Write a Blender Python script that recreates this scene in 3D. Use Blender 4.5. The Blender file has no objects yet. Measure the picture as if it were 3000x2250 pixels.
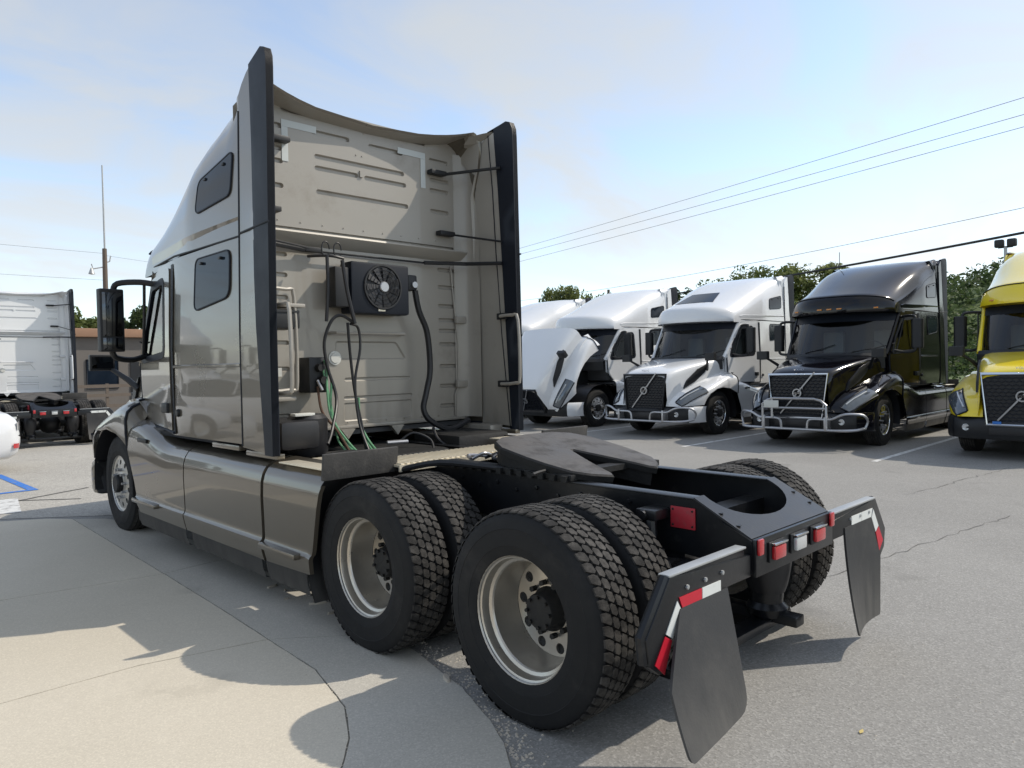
import bpy, bmesh, math, random
from mathutils import Vector, Matrix, noise
from mathutils.geometry import delaunay_2d_cdt

random.seed(7)
R = math.radians
sc = bpy.context.scene
col = sc.collection

# ------------------------------------------------------------------ camera
cam = bpy.data.cameras.new('camera'); camo = bpy.data.objects.new('camera', cam); col.objects.link(camo)
cam.sensor_width = 36.0; cam.lens = 25.717; cam.clip_start = .05; cam.clip_end = 3000
YAW, PIT, ROL = 0.7762, -0.0267, -0.0177
fw = Vector((math.sin(YAW)*math.cos(PIT), math.cos(YAW)*math.cos(PIT), math.sin(PIT)))
rt = Vector((math.cos(YAW), -math.sin(YAW), 0)); up = rt.cross(fw)
rt2 = rt*math.cos(ROL) + up*math.sin(ROL); up2 = -rt*math.sin(ROL) + up*math.cos(ROL)
camo.matrix_world = Matrix(((rt2.x, up2.x, -fw.x, -3.5852), (rt2.y, up2.y, -fw.y, -2.4163),
                            (rt2.z, up2.z, -fw.z, 1.6992), (0, 0, 0, 1)))
sc.camera = camo

# ------------------------------------------------------------------ sky and sun
SUN = Vector((.86, -.52, 1.0)).normalized()
w = bpy.data.worlds.new('World'); sc.world = w; w.use_nodes = True
nt = w.node_tree; nt.nodes.clear()
def N(t, **k):
    n = nt.nodes.new(t)
    for a, b in k.items(): setattr(n, a, b)
    return n
sky = N('ShaderNodeTexSky', sky_type='NISHITA'); sky.sun_disc = False
sky.sun_elevation = math.asin(SUN.z); sky.sun_rotation = math.atan2(SUN.x, SUN.y)
sky.air_density = 1.0; sky.dust_density = .6; sky.ozone_density = 1.3
tc = N('ShaderNodeTexCoord'); sx_ = N('ShaderNodeSeparateXYZ'); nt.links.new(tc.outputs['Generated'], sx_.inputs[0])
def math_(op, a, b=None, clamp=False):
    n = N('ShaderNodeMath', operation=op); n.use_clamp = clamp
    for i, q in enumerate((a, b)):
        if q is None: continue
        if isinstance(q, (int, float)): n.inputs[i].default_value = q
        else: nt.links.new(q, n.inputs[i])
    return n.outputs[0]
zz = math_('ADD', math_('MAXIMUM', sx_.outputs[2], 0.0), .22)
cx = N('ShaderNodeCombineXYZ')
nt.links.new(math_('DIVIDE', sx_.outputs[0], zz), cx.inputs[0]); nt.links.new(math_('DIVIDE', sx_.outputs[1], zz), cx.inputs[1])
mp = N('ShaderNodeMapping'); mp.inputs['Rotation'].default_value = (0, 0, R(35)); mp.inputs['Scale'].default_value = (.75, 1.15, 1)
mp.inputs['Location'].default_value = (.75, .2, 0)
nt.links.new(cx.outputs[0], mp.inputs[0])
n1 = N('ShaderNodeTexNoise'); n1.inputs['Scale'].default_value = 1.9; n1.inputs['Detail'].default_value = 9
n1.inputs['Roughness'].default_value = .56; n1.inputs['Distortion'].default_value = .7; nt.links.new(mp.outputs[0], n1.inputs['Vector'])
n2 = N('ShaderNodeTexNoise'); n2.inputs['Scale'].default_value = .55; n2.inputs['Detail'].default_value = 4
nt.links.new(cx.outputs[0], n2.inputs['Vector'])
mixn = math_('ADD', math_('MULTIPLY', n1.outputs[0], .6), math_('MULTIPLY', n2.outputs[0], .4))
rmp = N('ShaderNodeMapRange'); rmp.interpolation_type = 'SMOOTHSTEP'
rmp.inputs['From Min'].default_value = .36; rmp.inputs['From Max'].default_value = .63
rmp.inputs['To Min'].default_value = .22; rmp.inputs['To Max'].default_value = .92
nt.links.new(mixn, rmp.inputs['Value'])
mx = N('ShaderNodeMix', data_type='RGBA')
bw = N('ShaderNodeRGBToBW'); nt.links.new(sky.outputs[0], bw.inputs[0]); cl = math_('ADD', math_('MULTIPLY', bw.outputs[0], .30), 2.1)
cc = N('ShaderNodeCombineColor')
for i_, k_ in enumerate((.955, 1.0, 1.035)): nt.links.new(math_('MULTIPLY', cl, k_), cc.inputs[i_])
nt.links.new(cc.outputs[0], mx.inputs[7])
nt.links.new(rmp.outputs[0], mx.inputs[0]); nt.links.new(sky.outputs[0], mx.inputs[6])
bg = N('ShaderNodeBackground'); bg.inputs['Strength'].default_value = .14
wo = N('ShaderNodeOutputWorld'); nt.links.new(mx.outputs[2], bg.inputs[0]); nt.links.new(bg.outputs[0], wo.inputs[0])

sl = bpy.data.lights.new('sun', 'SUN'); sl.energy = 2.0; sl.angle = R(.6); sl.color = (1, .92, .80)
so = bpy.data.objects.new('sun', sl); col.objects.link(so); so.rotation_euler = (-SUN).to_track_quat('-Z', 'Y').to_euler()
so.location = (10, -10, 20)

sc.view_settings.view_transform = 'Standard'; sc.view_settings.look = 'None'
sc.view_settings.exposure = .84; sc.view_settings.gamma = 1
sc.view_settings.use_curve_mapping = False

# ------------------------------------------------------------------ materials
MT = {}
def mat(name, c, rough=.5, metal=0., var=.12, vs=2.5, bump=0., bs=150., coat=0., spec=.5, dirt=None, rv=.12, emit=0.):
    m = bpy.data.materials.new(name); m.use_nodes = True; t = m.node_tree; b = t.nodes['Principled BSDF']
    n = lambda k: t.nodes.new(k); L = t.links.new
    tcn = n('ShaderNodeTexCoord'); no = n('ShaderNodeTexNoise'); no.inputs['Scale'].default_value = vs
    no.inputs['Detail'].default_value = 7; no.inputs['Roughness'].default_value = .62; L(tcn.outputs['Object'], no.inputs['Vector'])
    mix = n('ShaderNodeMix'); mix.data_type = 'RGBA'
    mix.inputs[6].default_value = (*[x*(1-var) for x in c], 1); mix.inputs[7].default_value = (*[min(1, x*(1+var)) for x in c], 1)
    L(no.outputs[0], mix.inputs[0]); out = mix.outputs[2]
    ro = n('ShaderNodeMapRange'); ro.inputs['From Min'].default_value = .3; ro.inputs['From Max'].default_value = .7
    ro.inputs['To Min'].default_value = max(.02, rough*(1-rv)); ro.inputs['To Max'].default_value = min(1, rough*(1+rv)); L(no.outputs[0], ro.inputs[0])
    rout = ro.outputs[0]
    if dirt:
        dc, ds, lo, hi, amt = dirt
        d = n('ShaderNodeTexNoise'); d.inputs['Scale'].default_value = ds; d.inputs['Detail'].default_value = 8; d.inputs['Roughness'].default_value = .68
        L(tcn.outputs['Object'], d.inputs['Vector'])
        mr = n('ShaderNodeMapRange'); mr.interpolation_type = 'SMOOTHSTEP'
        mr.inputs['From Min'].default_value = lo; mr.inputs['From Max'].default_value = hi; mr.inputs['To Max'].default_value = amt
        L(d.outputs[0], mr.inputs[0])
        m2 = n('ShaderNodeMix'); m2.data_type = 'RGBA'; m2.inputs[7].default_value = (*dc, 1)
        L(mr.outputs[0], m2.inputs[0]); L(out, m2.inputs[6]); out = m2.outputs[2]
        m3 = n('ShaderNodeMix'); m3.inputs[3].default_value = .75; L(mr.outputs[0], m3.inputs[0]); L(rout, m3.inputs[2]); rout = m3.outputs[0]
    L(out, b.inputs['Base Color']); L(rout, b.inputs['Roughness'])
    b.inputs['Metallic'].default_value = metal; b.inputs['Coat Weight'].default_value = coat; b.inputs['Coat Roughness'].default_value = .03
    b.inputs['Specular IOR Level'].default_value = spec
    if bump:
        bn = n('ShaderNodeTexNoise'); bn.inputs['Scale'].default_value = bs; bn.inputs['Detail'].default_value = 3; L(tcn.outputs['Object'], bn.inputs['Vector'])
        bu = n('ShaderNodeBump'); bu.inputs['Strength'].default_value = bump; bu.inputs['Distance'].default_value = .01
        L(bn.outputs[0], bu.inputs['Height']); L(bu.outputs[0], b.inputs['Normal'])
    if emit: b.inputs['Emission Color'].default_value = (*c, 1); b.inputs['Emission Strength'].default_value = emit
    MT[name] = m; return m

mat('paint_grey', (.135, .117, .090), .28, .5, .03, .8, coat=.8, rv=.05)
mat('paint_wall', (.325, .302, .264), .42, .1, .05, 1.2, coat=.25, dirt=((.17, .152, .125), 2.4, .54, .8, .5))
mat('paint_white', (.70, .71, .72), .32, 0, .03, 1.5, coat=1., dirt=((.45, .43, .40), 2.5, .6, .85, .2))
mat('paint_black', (.004, .004, .006), .10, .0, .1, 2, spec=.42, rv=.05)
mat('paint_yellow', (.82, .63, .012), .35, 0, .04, 2, coat=.9)
mat('black_plastic', (.008, .009, .011), .5, 0, .2, 4, bump=.06, bs=400, dirt=((.09, .085, .075), 5, .55, .85, .35))
mat('black_trim', (.008, .011, .018), .5, 0, .15, 3, spec=.25, dirt=((.03, .032, .036), 4, .55, .9, .4))
mat('frame_black', (.008, .009, .011), .32, .1, .3, 5, bump=.05, bs=60, dirt=((.08, .07, .06), 7, .56, .8, .5))
mat('grime', (.006, .006, .006), .65, 0, .4, 8, bump=.25, bs=40, dirt=((.035, .03, .026), 9, .55, .8, .6))
mat('tyre', (.0095, .0097, .0105), .72, 0, .22, 6, bump=.1, bs=220, spec=.3, dirt=((.05, .046, .042), 3.5, .48, .8, .5))
mat('tread', (.024, .023, .022), .85, 0, .25, 14, bump=.3, bs=160, spec=.25, dirt=((.105, .098, .09), 9, .38, .72, .8))
mat('rim_cream', (.50, .468, .415), .30, .8, .10, 6, dirt=((.27, .22, .16), 7, .52, .8, .5))
mat('rim_alu', (.55, .54, .51), .33, .85, .1, 6, dirt=((.22, .19, .15), 8, .52, .8, .6))
mat('chrome', (.62, .62, .62), .14, 1, .06, 5)
mat('steel_bar', (.42, .42, .43), .36, .8, .1, 6)
mat('tread_alu', (.74, .67, .53), .42, .5, .15, 9, bump=.15, bs=90, dirt=((.24, .2, .15), 12, .55, .8, .55))
mat('deck_steel', (.10, .09, .08), .55, .3, .35, 4, bump=.18, bs=45, dirt=((.045, .042, .04), 4.5, .47, .68, .85))
mat('lens_red', (.42, .012, .018), .18, 0, .15, 30, coat=.8)
mat('lens_clear', (.55, .56, .56), .15, .2, .1, 30, coat=.8)
mat('lens_amber', (.55, .20, .02), .2, 0, .1, 30, coat=.8)
mat('tape_red', (.50, .012, .03), .4, 0, .12, 20)
mat('tape_white', (.66, .68, .66), .4, 0, .08, 20, dirt=((.4, .39, .36), 14, .55, .8, .4))
mat('decal_pale', (.52, .55, .54), .45, 0, .06, 10)
mat('placard_red', (.36, .018, .03), .5, 0, .2, 12, dirt=((.2, .06, .06), 30, .5, .7, .5))
mat('hose_black', (.013, .013, .015), .45, 0, .2, 12)
mat('hose_green', (.13, .32, .17), .45, 0, .2, 12, dirt=((.12, .13, .10), 20, .5, .75, .6))
mat('mudflap', (.019, .020, .022), .62, 0, .2, 3, bump=.06, bs=90, dirt=((.09, .085, .077), 3.2, .47, .8, .5))
mat('rubber_grey', (.05, .048, .046), .8, 0, .3, 7, bump=.2, bs=60, dirt=((.12, .11, .10), 8, .5, .75, .6))
mat('interior', (.07, .07, .072), .8, 0, .2, 5)
mat('seat_fabric', (.22, .215, .21), .85, 0, .15, 9)
mat('glass_sleeper', (.010, .016, .026), .05, 0, .1, 2, spec=.18, rv=.05)
mat('mirror_glass', (.10, .105, .11), .04, 1, .03, 2)
mat('headlight', (.10, .115, .13), .08, .3, .35, 9, coat=.8)
mat('wood_pole', (.13, .105, .085), .85, 0, .3, 4, bump=.3, bs=20)
mat('wire', (.02, .02, .02), .6)
mat('galv', (.42, .43, .43), .5, .6, .1, 4)
mat('bark', (.085, .065, .048), .9, 0, .35, 5, bump=.5, bs=15)
mat('line_white', (.62, .62, .60), .7, 0, .12, 6, dirt=((.26, .25, .24), 9, .46, .66, .8))
mat('line_blue', (.03, .16, .52), .7, 0, .15, 6, dirt=((.26, .25, .24), 9, .5, .7, .7))
mat('grass', (.085, .12, .028), .9, 0, .45, 3, bump=.6, bs=25)
mat('stucco_brown', (.145, .13, .117), .9, 0, .12, 3, bump=.2, bs=50)
mat('roof_orange', (.30, .175, .11), .8, 0, .2, 4)
mat('joint', (.20, .185, .155), .9, 0, .3, 6)
mat('crack', (.11, .105, .10), .9, 0, .3, 9)
mat('leaf_litter', (.55, .43, .16), .8, 0, .3, 30)
mat('chip', (.45, .40, .33), .9, 0, .25, 20, bump=.3, bs=60)
mat('plate_white', (.6, .6, .56), .5, 0, .1, 20)
mat('rust', (.10, .055, .035), .8, .2, .4, 9)

def dusty(name, z0, z1, c, amt):
    m = MT[name]; t = m.node_tree; b = t.nodes['Principled BSDF']; L = t.links.new; src = b.inputs['Base Color'].links[0].from_socket
    tcn = t.nodes.new('ShaderNodeTexCoord'); sp = t.nodes.new('ShaderNodeSeparateXYZ'); L(tcn.outputs['Object'], sp.inputs[0])
    mr = t.nodes.new('ShaderNodeMapRange'); mr.interpolation_type = 'SMOOTHSTEP'; mr.inputs['From Min'].default_value = z0; mr.inputs['From Max'].default_value = z1; L(sp.outputs[2], mr.inputs[0])
    mp2 = t.nodes.new('ShaderNodeMapping'); mp2.inputs['Scale'].default_value = (14, 14, 2.5); L(tcn.outputs['Object'], mp2.inputs[0])
    no = t.nodes.new('ShaderNodeTexNoise'); no.inputs['Scale'].default_value = 1.; no.inputs['Detail'].default_value = 8; L(mp2.outputs[0], no.inputs['Vector'])
    mu = t.nodes.new('ShaderNodeMath'); mu.operation = 'MULTIPLY'; L(mr.outputs[0], mu.inputs[0]); L(no.outputs[0], mu.inputs[1])
    m2 = t.nodes.new('ShaderNodeMath'); m2.operation = 'MULTIPLY'; m2.use_clamp = True; L(mu.outputs[0], m2.inputs[0]); m2.inputs[1].default_value = amt
    mi = t.nodes.new('ShaderNodeMix'); mi.data_type = 'RGBA'; mi.inputs[7].default_value = (*c, 1); L(m2.outputs[0], mi.inputs[0]); L(src, mi.inputs[6]); L(mi.outputs[2], b.inputs['Base Color'])
dusty('mudflap', .60, .10, (.13, .122, .11), .95); dusty('paint_wall', 1.75, 1.1, (.15, .13, .105), .75); dusty('paint_grey', .62, .22, (.17, .15, .12), .8); dusty('black_plastic', .45, .15, (.10, .095, .085), 1.0)
def glass_mat(name, tint, fr):
    m = bpy.data.materials.new(name); m.use_nodes = True; t = m.node_tree; t.nodes.clear(); L = t.links.new
    o = t.nodes.new('ShaderNodeOutputMaterial'); mi = t.nodes.new('ShaderNodeMixShader'); tr = t.nodes.new('ShaderNodeBsdfTransparent')
    gl = t.nodes.new('ShaderNodeBsdfGlossy'); f = t.nodes.new('ShaderNodeFresnel')
    tr.inputs[0].default_value = (*tint, 1); gl.inputs['Roughness'].default_value = .02; f.inputs[0].default_value = fr
    L(f.outputs[0], mi.inputs[0]); L(tr.outputs[0], mi.inputs[1]); L(gl.outputs[0], mi.inputs[2]); L(mi.outputs[0], o.inputs[0]); MT[name] = m
glass_mat('glass', (.72, .78, .77), 1.7)

def leafmat(name, c1, c2):
    m = bpy.data.materials.new(name); m.use_nodes = True; t = m.node_tree; b = t.nodes['Principled BSDF']; L = t.links.new
    g = t.nodes.new('ShaderNodeNewGeometry'); mi = t.nodes.new('ShaderNodeMix'); mi.data_type = 'RGBA'
    mi.inputs[6].default_value = (*c1, 1); mi.inputs[7].default_value = (*c2, 1)
    L(g.outputs['Random Per Island'], mi.inputs[0]); L(mi.outputs[2], b.inputs['Base Color']); b.inputs['Roughness'].default_value = .6
    b.inputs['Specular IOR Level'].default_value = .3
    tr = t.nodes.new('ShaderNodeBsdfTranslucent'); ms = t.nodes.new('ShaderNodeMixShader'); ms.inputs[0].default_value = .42
    o = t.nodes['Material Output']; L(mi.outputs[2], tr.inputs[0]); L(b.outputs[0], ms.inputs[1]); L(tr.outputs[0], ms.inputs[2]); L(ms.outputs[0], o.inputs[0])
    MT[name] = m
leafmat('leaf_olive', (.065, .095, .026), (.17, .20, .06)); leafmat('leaf_dark', (.03, .055, .02), (.09, .125, .045)); leafmat('leaf_pale', (.10, .13, .04), (.23, .25, .09))

def ground_mat(name, base, lo, hi, spk, spks, patch):
    m = bpy.data.materials.new(name); m.use_nodes = True; t = m.node_tree; b = t.nodes['Principled BSDF']; L = t.links.new
    n = lambda k: t.nodes.new(k)
    tcn = n('ShaderNodeTexCoord')
    def noi(s, d=5, r=.6):
        q = n('ShaderNodeTexNoise'); q.inputs['Scale'].default_value = s; q.inputs['Detail'].default_value = d; q.inputs['Roughness'].default_value = r
        L(tcn.outputs['Object'], q.inputs['Vector']); return q.outputs[0]
    def mixc(f, a, bcol):
        q = n('ShaderNodeMix'); q.data_type = 'RGBA'; L(f, q.inputs[0])
        for i, s in ((6, a), (7, bcol)):
            if isinstance(s, tuple): q.inputs[i].default_value = (*s, 1)
            else: L(s, q.inputs[i])
        return q.outputs[2]
    def ramp(x, a, c, t0=0., t1=1.):
        q = n('ShaderNodeMapRange'); q.interpolation_type = 'SMOOTHSTEP'; L(x, q.inputs[0])
        for k, vv in zip(('From Min', 'From Max', 'To Min', 'To Max'), (a, c, t0, t1)): q.inputs[k].default_value = vv
        return q.outputs[0]
    c = mixc(ramp(noi(.45), .3, .7), lo, hi)
    c = mixc(ramp(noi(2.6, 7, .7), .35, .75, 0, .55), c, base)
    vo = n('ShaderNodeTexVoronoi'); vo.inputs['Scale'].default_value = spks; L(tcn.outputs['Object'], vo.inputs['Vector'])
    sep = n('ShaderNodeSeparateColor'); L(vo.outputs['Color'], sep.inputs[0])
    c = mixc(ramp(sep.outputs[0], .55, .95, 0, spk), c, tuple(min(1, x*1.9) for x in base))
    c = mixc(ramp(sep.outputs[1], .6, .95, 0, spk*.9), c, tuple(x*.45 for x in base))
    c = mixc(ramp(noi(.23, 6, .7), .55, .75, 0, patch), c, tuple(x*.6 for x in base))
    c = mixc(ramp(noi(1.1, 4, .55), .62, .74, 0, .34), c, tuple(x*.5 for x in base))
    c = mixc(ramp(noi(.9, 9, .75), .56, .8, 0, .3), c, tuple(min(1, x*1.35) for x in base))
    L(c, b.inputs['Base Color']); b.inputs['Roughness'].default_value = .88; b.inputs['Specular IOR Level'].default_value = .25
    bu = n('ShaderNodeBump'); bu.inputs['Strength'].default_value = .45*spk; bu.inputs['Distance'].default_value = .006
    L(vo.outputs['Distance'], bu.inputs['Height']); L(bu.outputs[0], b.inputs['Normal']); MT[name] = m
ground_mat('asphalt', (.25, .243, .228), (.236, .229, .215), (.285, .277, .26), .36, 110, .3)
ground_mat('asphalt_old', (.36, .342, .305), (.325, .308, .276), (.40, .38, .34), .4, 70, .3)
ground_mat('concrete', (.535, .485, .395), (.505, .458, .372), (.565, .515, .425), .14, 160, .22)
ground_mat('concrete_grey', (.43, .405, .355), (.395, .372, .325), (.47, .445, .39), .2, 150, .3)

# ------------------------------------------------------------------ mesh helpers
def catmull(p, k=5, closed=False):
    p = [Vector(q) for q in p]; n = len(p); out = []
    if n < 3: return p
    for i in range(n if closed else n-1):
        g = (lambda j: p[j % n]) if closed else (lambda j: p[max(0, min(n-1, j))])
        a, b, c, d = g(i-1), g(i), g(i+1), g(i+2)
        for s in range(k):
            t = s/k; out.append(.5*((2*b) + (c-a)*t + (2*a-5*b+4*c-d)*t*t + (3*b-a-3*c+d)*t**3))
    if not closed: out.append(p[-1])
    return out
class G:
    def __init__(s): s.v = []; s.f = []
    def add(s, vs, fs):
        o = len(s.v); s.v += [tuple(q) for q in vs]; s.f += [tuple(i+o for i in f) for f in fs]; return s
    def box(s, a, b, M=None):
        vs = [Vector((x, y, z)) for x in (a[0], b[0]) for y in (a[1], b[1]) for z in (a[2], b[2])]
        if M is not None: vs = [M @ q for q in vs]
        return s.add(vs, [(0, 1, 3, 2), (4, 6, 7, 5), (0, 4, 5, 1), (2, 3, 7, 6), (0, 2, 6, 4), (1, 5, 7, 3)])
    def tube(s, pts, r, n=8, closed=False, k=0):
        P = catmull(pts, k, closed) if k else [Vector(q) for q in pts]
        m = len(P); rs = r if isinstance(r, (list, tuple)) else [r]*m
        if len(rs) != m: rs = [rs[min(len(rs)-1, int(i*len(rs)/m))] for i in range(m)]
        vs = []; u = None
        for i in range(m):
            if closed: t = (P[(i+1) % m]-P[i-1])
            else: t = P[min(m-1, i+1)]-P[max(0, i-1)]
            t = t.normalized() if t.length > 1e-9 else Vector((0, 0, 1))
            if u is None:
                u = t.orthogonal().normalized()
            else:
                u = (u - t*u.dot(t)); u = u.normalized() if u.length > 1e-6 else t.orthogonal().normalized()
            v2 = t.cross(u)
            for j in range(n):
                a = 2*math.pi*j/n; vs.append(P[i]+(u*math.cos(a)+v2*math.sin(a))*rs[i])
        fs = []
        for i in range(m if closed else m-1):
            i2 = (i+1) % m
            for j in range(n): fs.append((i*n+j, i*n+(j+1) % n, i2*n+(j+1) % n, i2*n+j))
        if not closed: fs += [tuple(range(n))[::-1], tuple((m-1)*n+j for j in range(n))]
        return s.add(vs, fs)
    def cyl(s, a, b, r, n=16, r2=None): return s.tube([a, b], [r, r if r2 is None else r2], n)
    def lathe(s, prof, n=32, axis='x', c=(0, 0, 0), cap=False):
        vs = []; m = len(prof)
        for a, r in prof:
            for j in range(n):
                t = 2*math.pi*j/n; p, q = r*math.cos(t), r*math.sin(t)
                vs.append({'x': (c[0]+a, c[1]+p, c[2]+q), 'y': (c[0]+p, c[1]+a, c[2]+q), 'z': (c[0]+p, c[1]+q, c[2]+a)}[axis])
        fs = [(i*n+j, i*n+(j+1) % n, (i+1)*n+(j+1) % n, (i+1)*n+j) for i in range(m-1) for j in range(n)]
        if cap: fs += [tuple(range(n)), tuple((m-1)*n+j for j in range(n))]
        return s.add(vs, fs)
    def loft(s, rings, closed=False, cap=False):
        n = len(rings[0]); vs = [q for r in rings for q in r]; fs = []
        for i in range(len(rings)-1):
            for j in range(n if closed else n-1): fs.append((i*n+j, i*n+(j+1) % n, (i+1)*n+(j+1) % n, (i+1)*n+j))
        if cap: fs += [tuple(range(n)), tuple((len(rings)-1)*n+j for j in range(n))]
        return s.add(vs, fs)
    def prism(s, poly, f0, f1):
        n = len(poly); return s.add([f0(*p) for p in poly]+[f1(*p) for p in poly],
            [tuple(range(n))[::-1], tuple(range(n, 2*n))]+[(i, (i+1) % n, n+(i+1) % n, n+i) for i in range(n)])
    def mirror_x(s):
        o = len(s.v); s.v += [(-x, y, z) for x, y, z in s.v]; s.f += [tuple(i+o for i in f)[::-1] for f in list(s.f)]; return s
    def map(s, fn): s.v = [tuple(fn(Vector(q))) for q in s.v]; return s
def inpoly(p, poly):
    x, y = p; c = False; n = len(poly); j = n-1
    for i in range(n):
        xi, yi = poly[i]; xj, yj = poly[j]
        if (yi > y) != (yj > y) and x < (xj-xi)*(y-yi)/(yj-yi)+xi: c = not c
        j = i
    return c
def dens(poly, h):
    out = []
    for i in range(len(poly)):
        a, b = poly[i], poly[(i+1) % len(poly)]; k = max(1, int(math.hypot(b[0]-a[0], b[1]-a[1])/h))
        out += [(a[0]+(b[0]-a[0])*t/k, a[1]+(b[1]-a[1])*t/k) for t in range(k)]
    return out
def rpoly(poly, r, k=4):
    out = []; n = len(poly)
    for i in range(n):
        p = Vector(poly[i]); a = Vector(poly[i-1])-p; b = Vector(poly[(i+1) % n])-p
        d = min(r[i] if isinstance(r, (list, tuple)) else r, a.length*.48, b.length*.48)
        if d < 1e-5: out.append(tuple(p)); continue
        A = p+a.normalized()*d; B = p+b.normalized()*d
        for s in range(k+1):
            t = s/k; q = A*(1-t)**2+p*2*t*(1-t)+B*t*t; out.append((q.x, q.y))
    return out
def inset(poly, d):
    n = len(poly); ar = sum(poly[i][0]*poly[(i+1) % n][1]-poly[(i+1) % n][0]*poly[i][1] for i in range(n)); sg = 1 if ar > 0 else -1; out = []
    for i in range(n):
        a, p, b = Vector(poly[i-1]), Vector(poly[i]), Vector(poly[(i+1) % n])
        e1 = (p-a); e2 = (b-p)
        e1 = e1.normalized() if e1.length > 1e-9 else e2.normalized(); e2 = e2.normalized() if e2.length > 1e-9 else e1
        n1_ = Vector((-e1.y, e1.x))*sg; n2_ = Vector((-e2.y, e2.x))*sg; m = n1_+n2_
        m = m.normalized() if m.length > 1e-6 else n1_; q = p+m*d/max(.5, m.dot(n1_)); out.append((q.x, q.y))
    return out
def sheet(outline, fmap, loops=(), holes=(), grid=None, thick=0., edge=.25):
    """outline in (u,v); loops = [(pts, depth, slope)] pressed in; fmap(u,v,depth) -> point"""
    g = G(); ol = dens(outline, edge); V = list(ol); Dp = [0.]*len(ol); E = [(i, (i+1) % len(ol)) for i in range(len(ol))]
    def addloop(pts, d):
        o = len(V); V.extend(pts); Dp.extend([d]*len(pts)); E.extend([(o+i, o+(i+1) % len(pts)) for i in range(len(pts))])
    deep = []
    for pts, d, sl_ in loops:
        addloop(pts, 0.); ins = inset(pts, sl_); addloop(ins, d); deep.append((ins, d))
    for h in holes: addloop(dens(h, edge), 0.)
    if grid:
        us = [p[0] for p in ol]; vs_ = [p[1] for p in ol]
        gu, gv = (grid, grid) if not isinstance(grid, tuple) else grid
        for i in range(1, int((max(us)-min(us))/gu)+1):
            for j in range(1, int((max(vs_)-min(vs_))/gv)+1):
                p = (min(us)+i*gu, min(vs_)+j*gv)
                if inpoly(p, ol) and not any(inpoly(p, q[0]) for q in loops): V.append(p); Dp.append(0.)
    vo, eo, fo, ov, oe, of = delaunay_2d_cdt([Vector(p) for p in V], E, [], 1, 1e-5)
    P = []
    for q, o in zip(vo, ov):
        d = Dp[o[0]] if len(o) else next((dd for pl, dd in deep if inpoly((q.x, q.y), pl)), 0.)
        P.append(fmap(q.x, q.y, d))
    fs = []
    for f in fo:
        c = (sum(vo[i].x for i in f)/len(f), sum(vo[i].y for i in f)/len(f))
        if inpoly(c, ol) and not any(inpoly(c, h) for h in holes): fs.append(tuple(f))
    g.add(P, fs)
    if thick:
        for lp in [ol]+[dens(h, edge) for h in holes]:
            n = len(lp); g.add([fmap(u, v, 0.) for u, v in lp]+[fmap(u, v, thick) for u, v in lp], [(i, (i+1) % n, n+(i+1) % n, n+i) for i in range(n)])
    return g
def obj(name, g, m, parent=None, bevel=0., ang=35, off=None, loc=None, seg=2):
    me = bpy.data.meshes.new(name)
    vs = g.v if off is None else [(x-off[0], y-off[1], z-off[2]) for x, y, z in g.v]
    me.from_pydata(vs, [], g.f); me.validate()
    bm = bmesh.new(); bm.from_mesh(me)
    if bevel or len(bm.faces) < 60000:
        bmesh.ops.remove_doubles(bm, verts=bm.verts, dist=1e-5)
        bmesh.ops.recalc_face_normals(bm, faces=bm.faces)
    if bevel:
        es = [e for e in bm.edges if len(e.link_faces) == 2 and e.calc_face_angle(0) > R(35)]
        bmesh.ops.bevel(bm, geom=es, offset=bevel, segments=seg, affect='EDGES', clamp_overlap=True, profile=.6)
    bm.to_mesh(me); bm.free()
    me.materials.append(MT[m] if isinstance(m, str) else m)
    me.polygons.foreach_set('use_smooth', [True]*len(me.polygons)); me.set_sharp_from_angle(angle=R(ang))
    o = bpy.data.objects.new(name, me); col.objects.link(o)
    if parent: o.parent = parent
    if loc: o.location = loc
    return o
def tag(o, label, cat, group=None):
    o['label'] = label; o['category'] = cat
    if group: o['group'] = group
    return o
def empty(name, loc=(0, 0, 0), rz=0.):
    o = bpy.data.objects.new(name, None); col.objects.link(o); o.location = loc; o.rotation_euler = (0, 0, rz); o.empty_display_size = .3; return o
def struct(o, kind='structure'): o['kind'] = kind; return o
def copy_tree(o, parent=None, skip=(), swap=None):
    c = o.copy(); col.objects.link(c); c.parent = parent
    if swap and o.data and o.data.materials and o.data.materials[0].name in swap:
        c.material_slots[0].link = 'OBJECT'; c.material_slots[0].material = MT[swap[o.data.materials[0].name]]
    for ch in o.children:
        if ch.name.split('.')[0] not in skip: copy_tree(ch, c, skip, swap)
    return c
def seal(path, wd, z, name, m):
    """flat strip along a ground polyline"""
    P = [Vector((x, y)) for x, y in path]; L_, R_ = [], []
    for i, p in enumerate(P):
        t = (P[min(i+1, len(P)-1)]-P[max(i-1, 0)]).normalized(); nn = Vector((-t.y, t.x)); q = wd[i] if isinstance(wd, list) else wd
        L_.append((*(p+nn*q/2), z)); R_.append((*(p-nn*q/2), z))
    g = G(); g.loft([L_, R_]); return obj(name, g, m)
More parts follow.
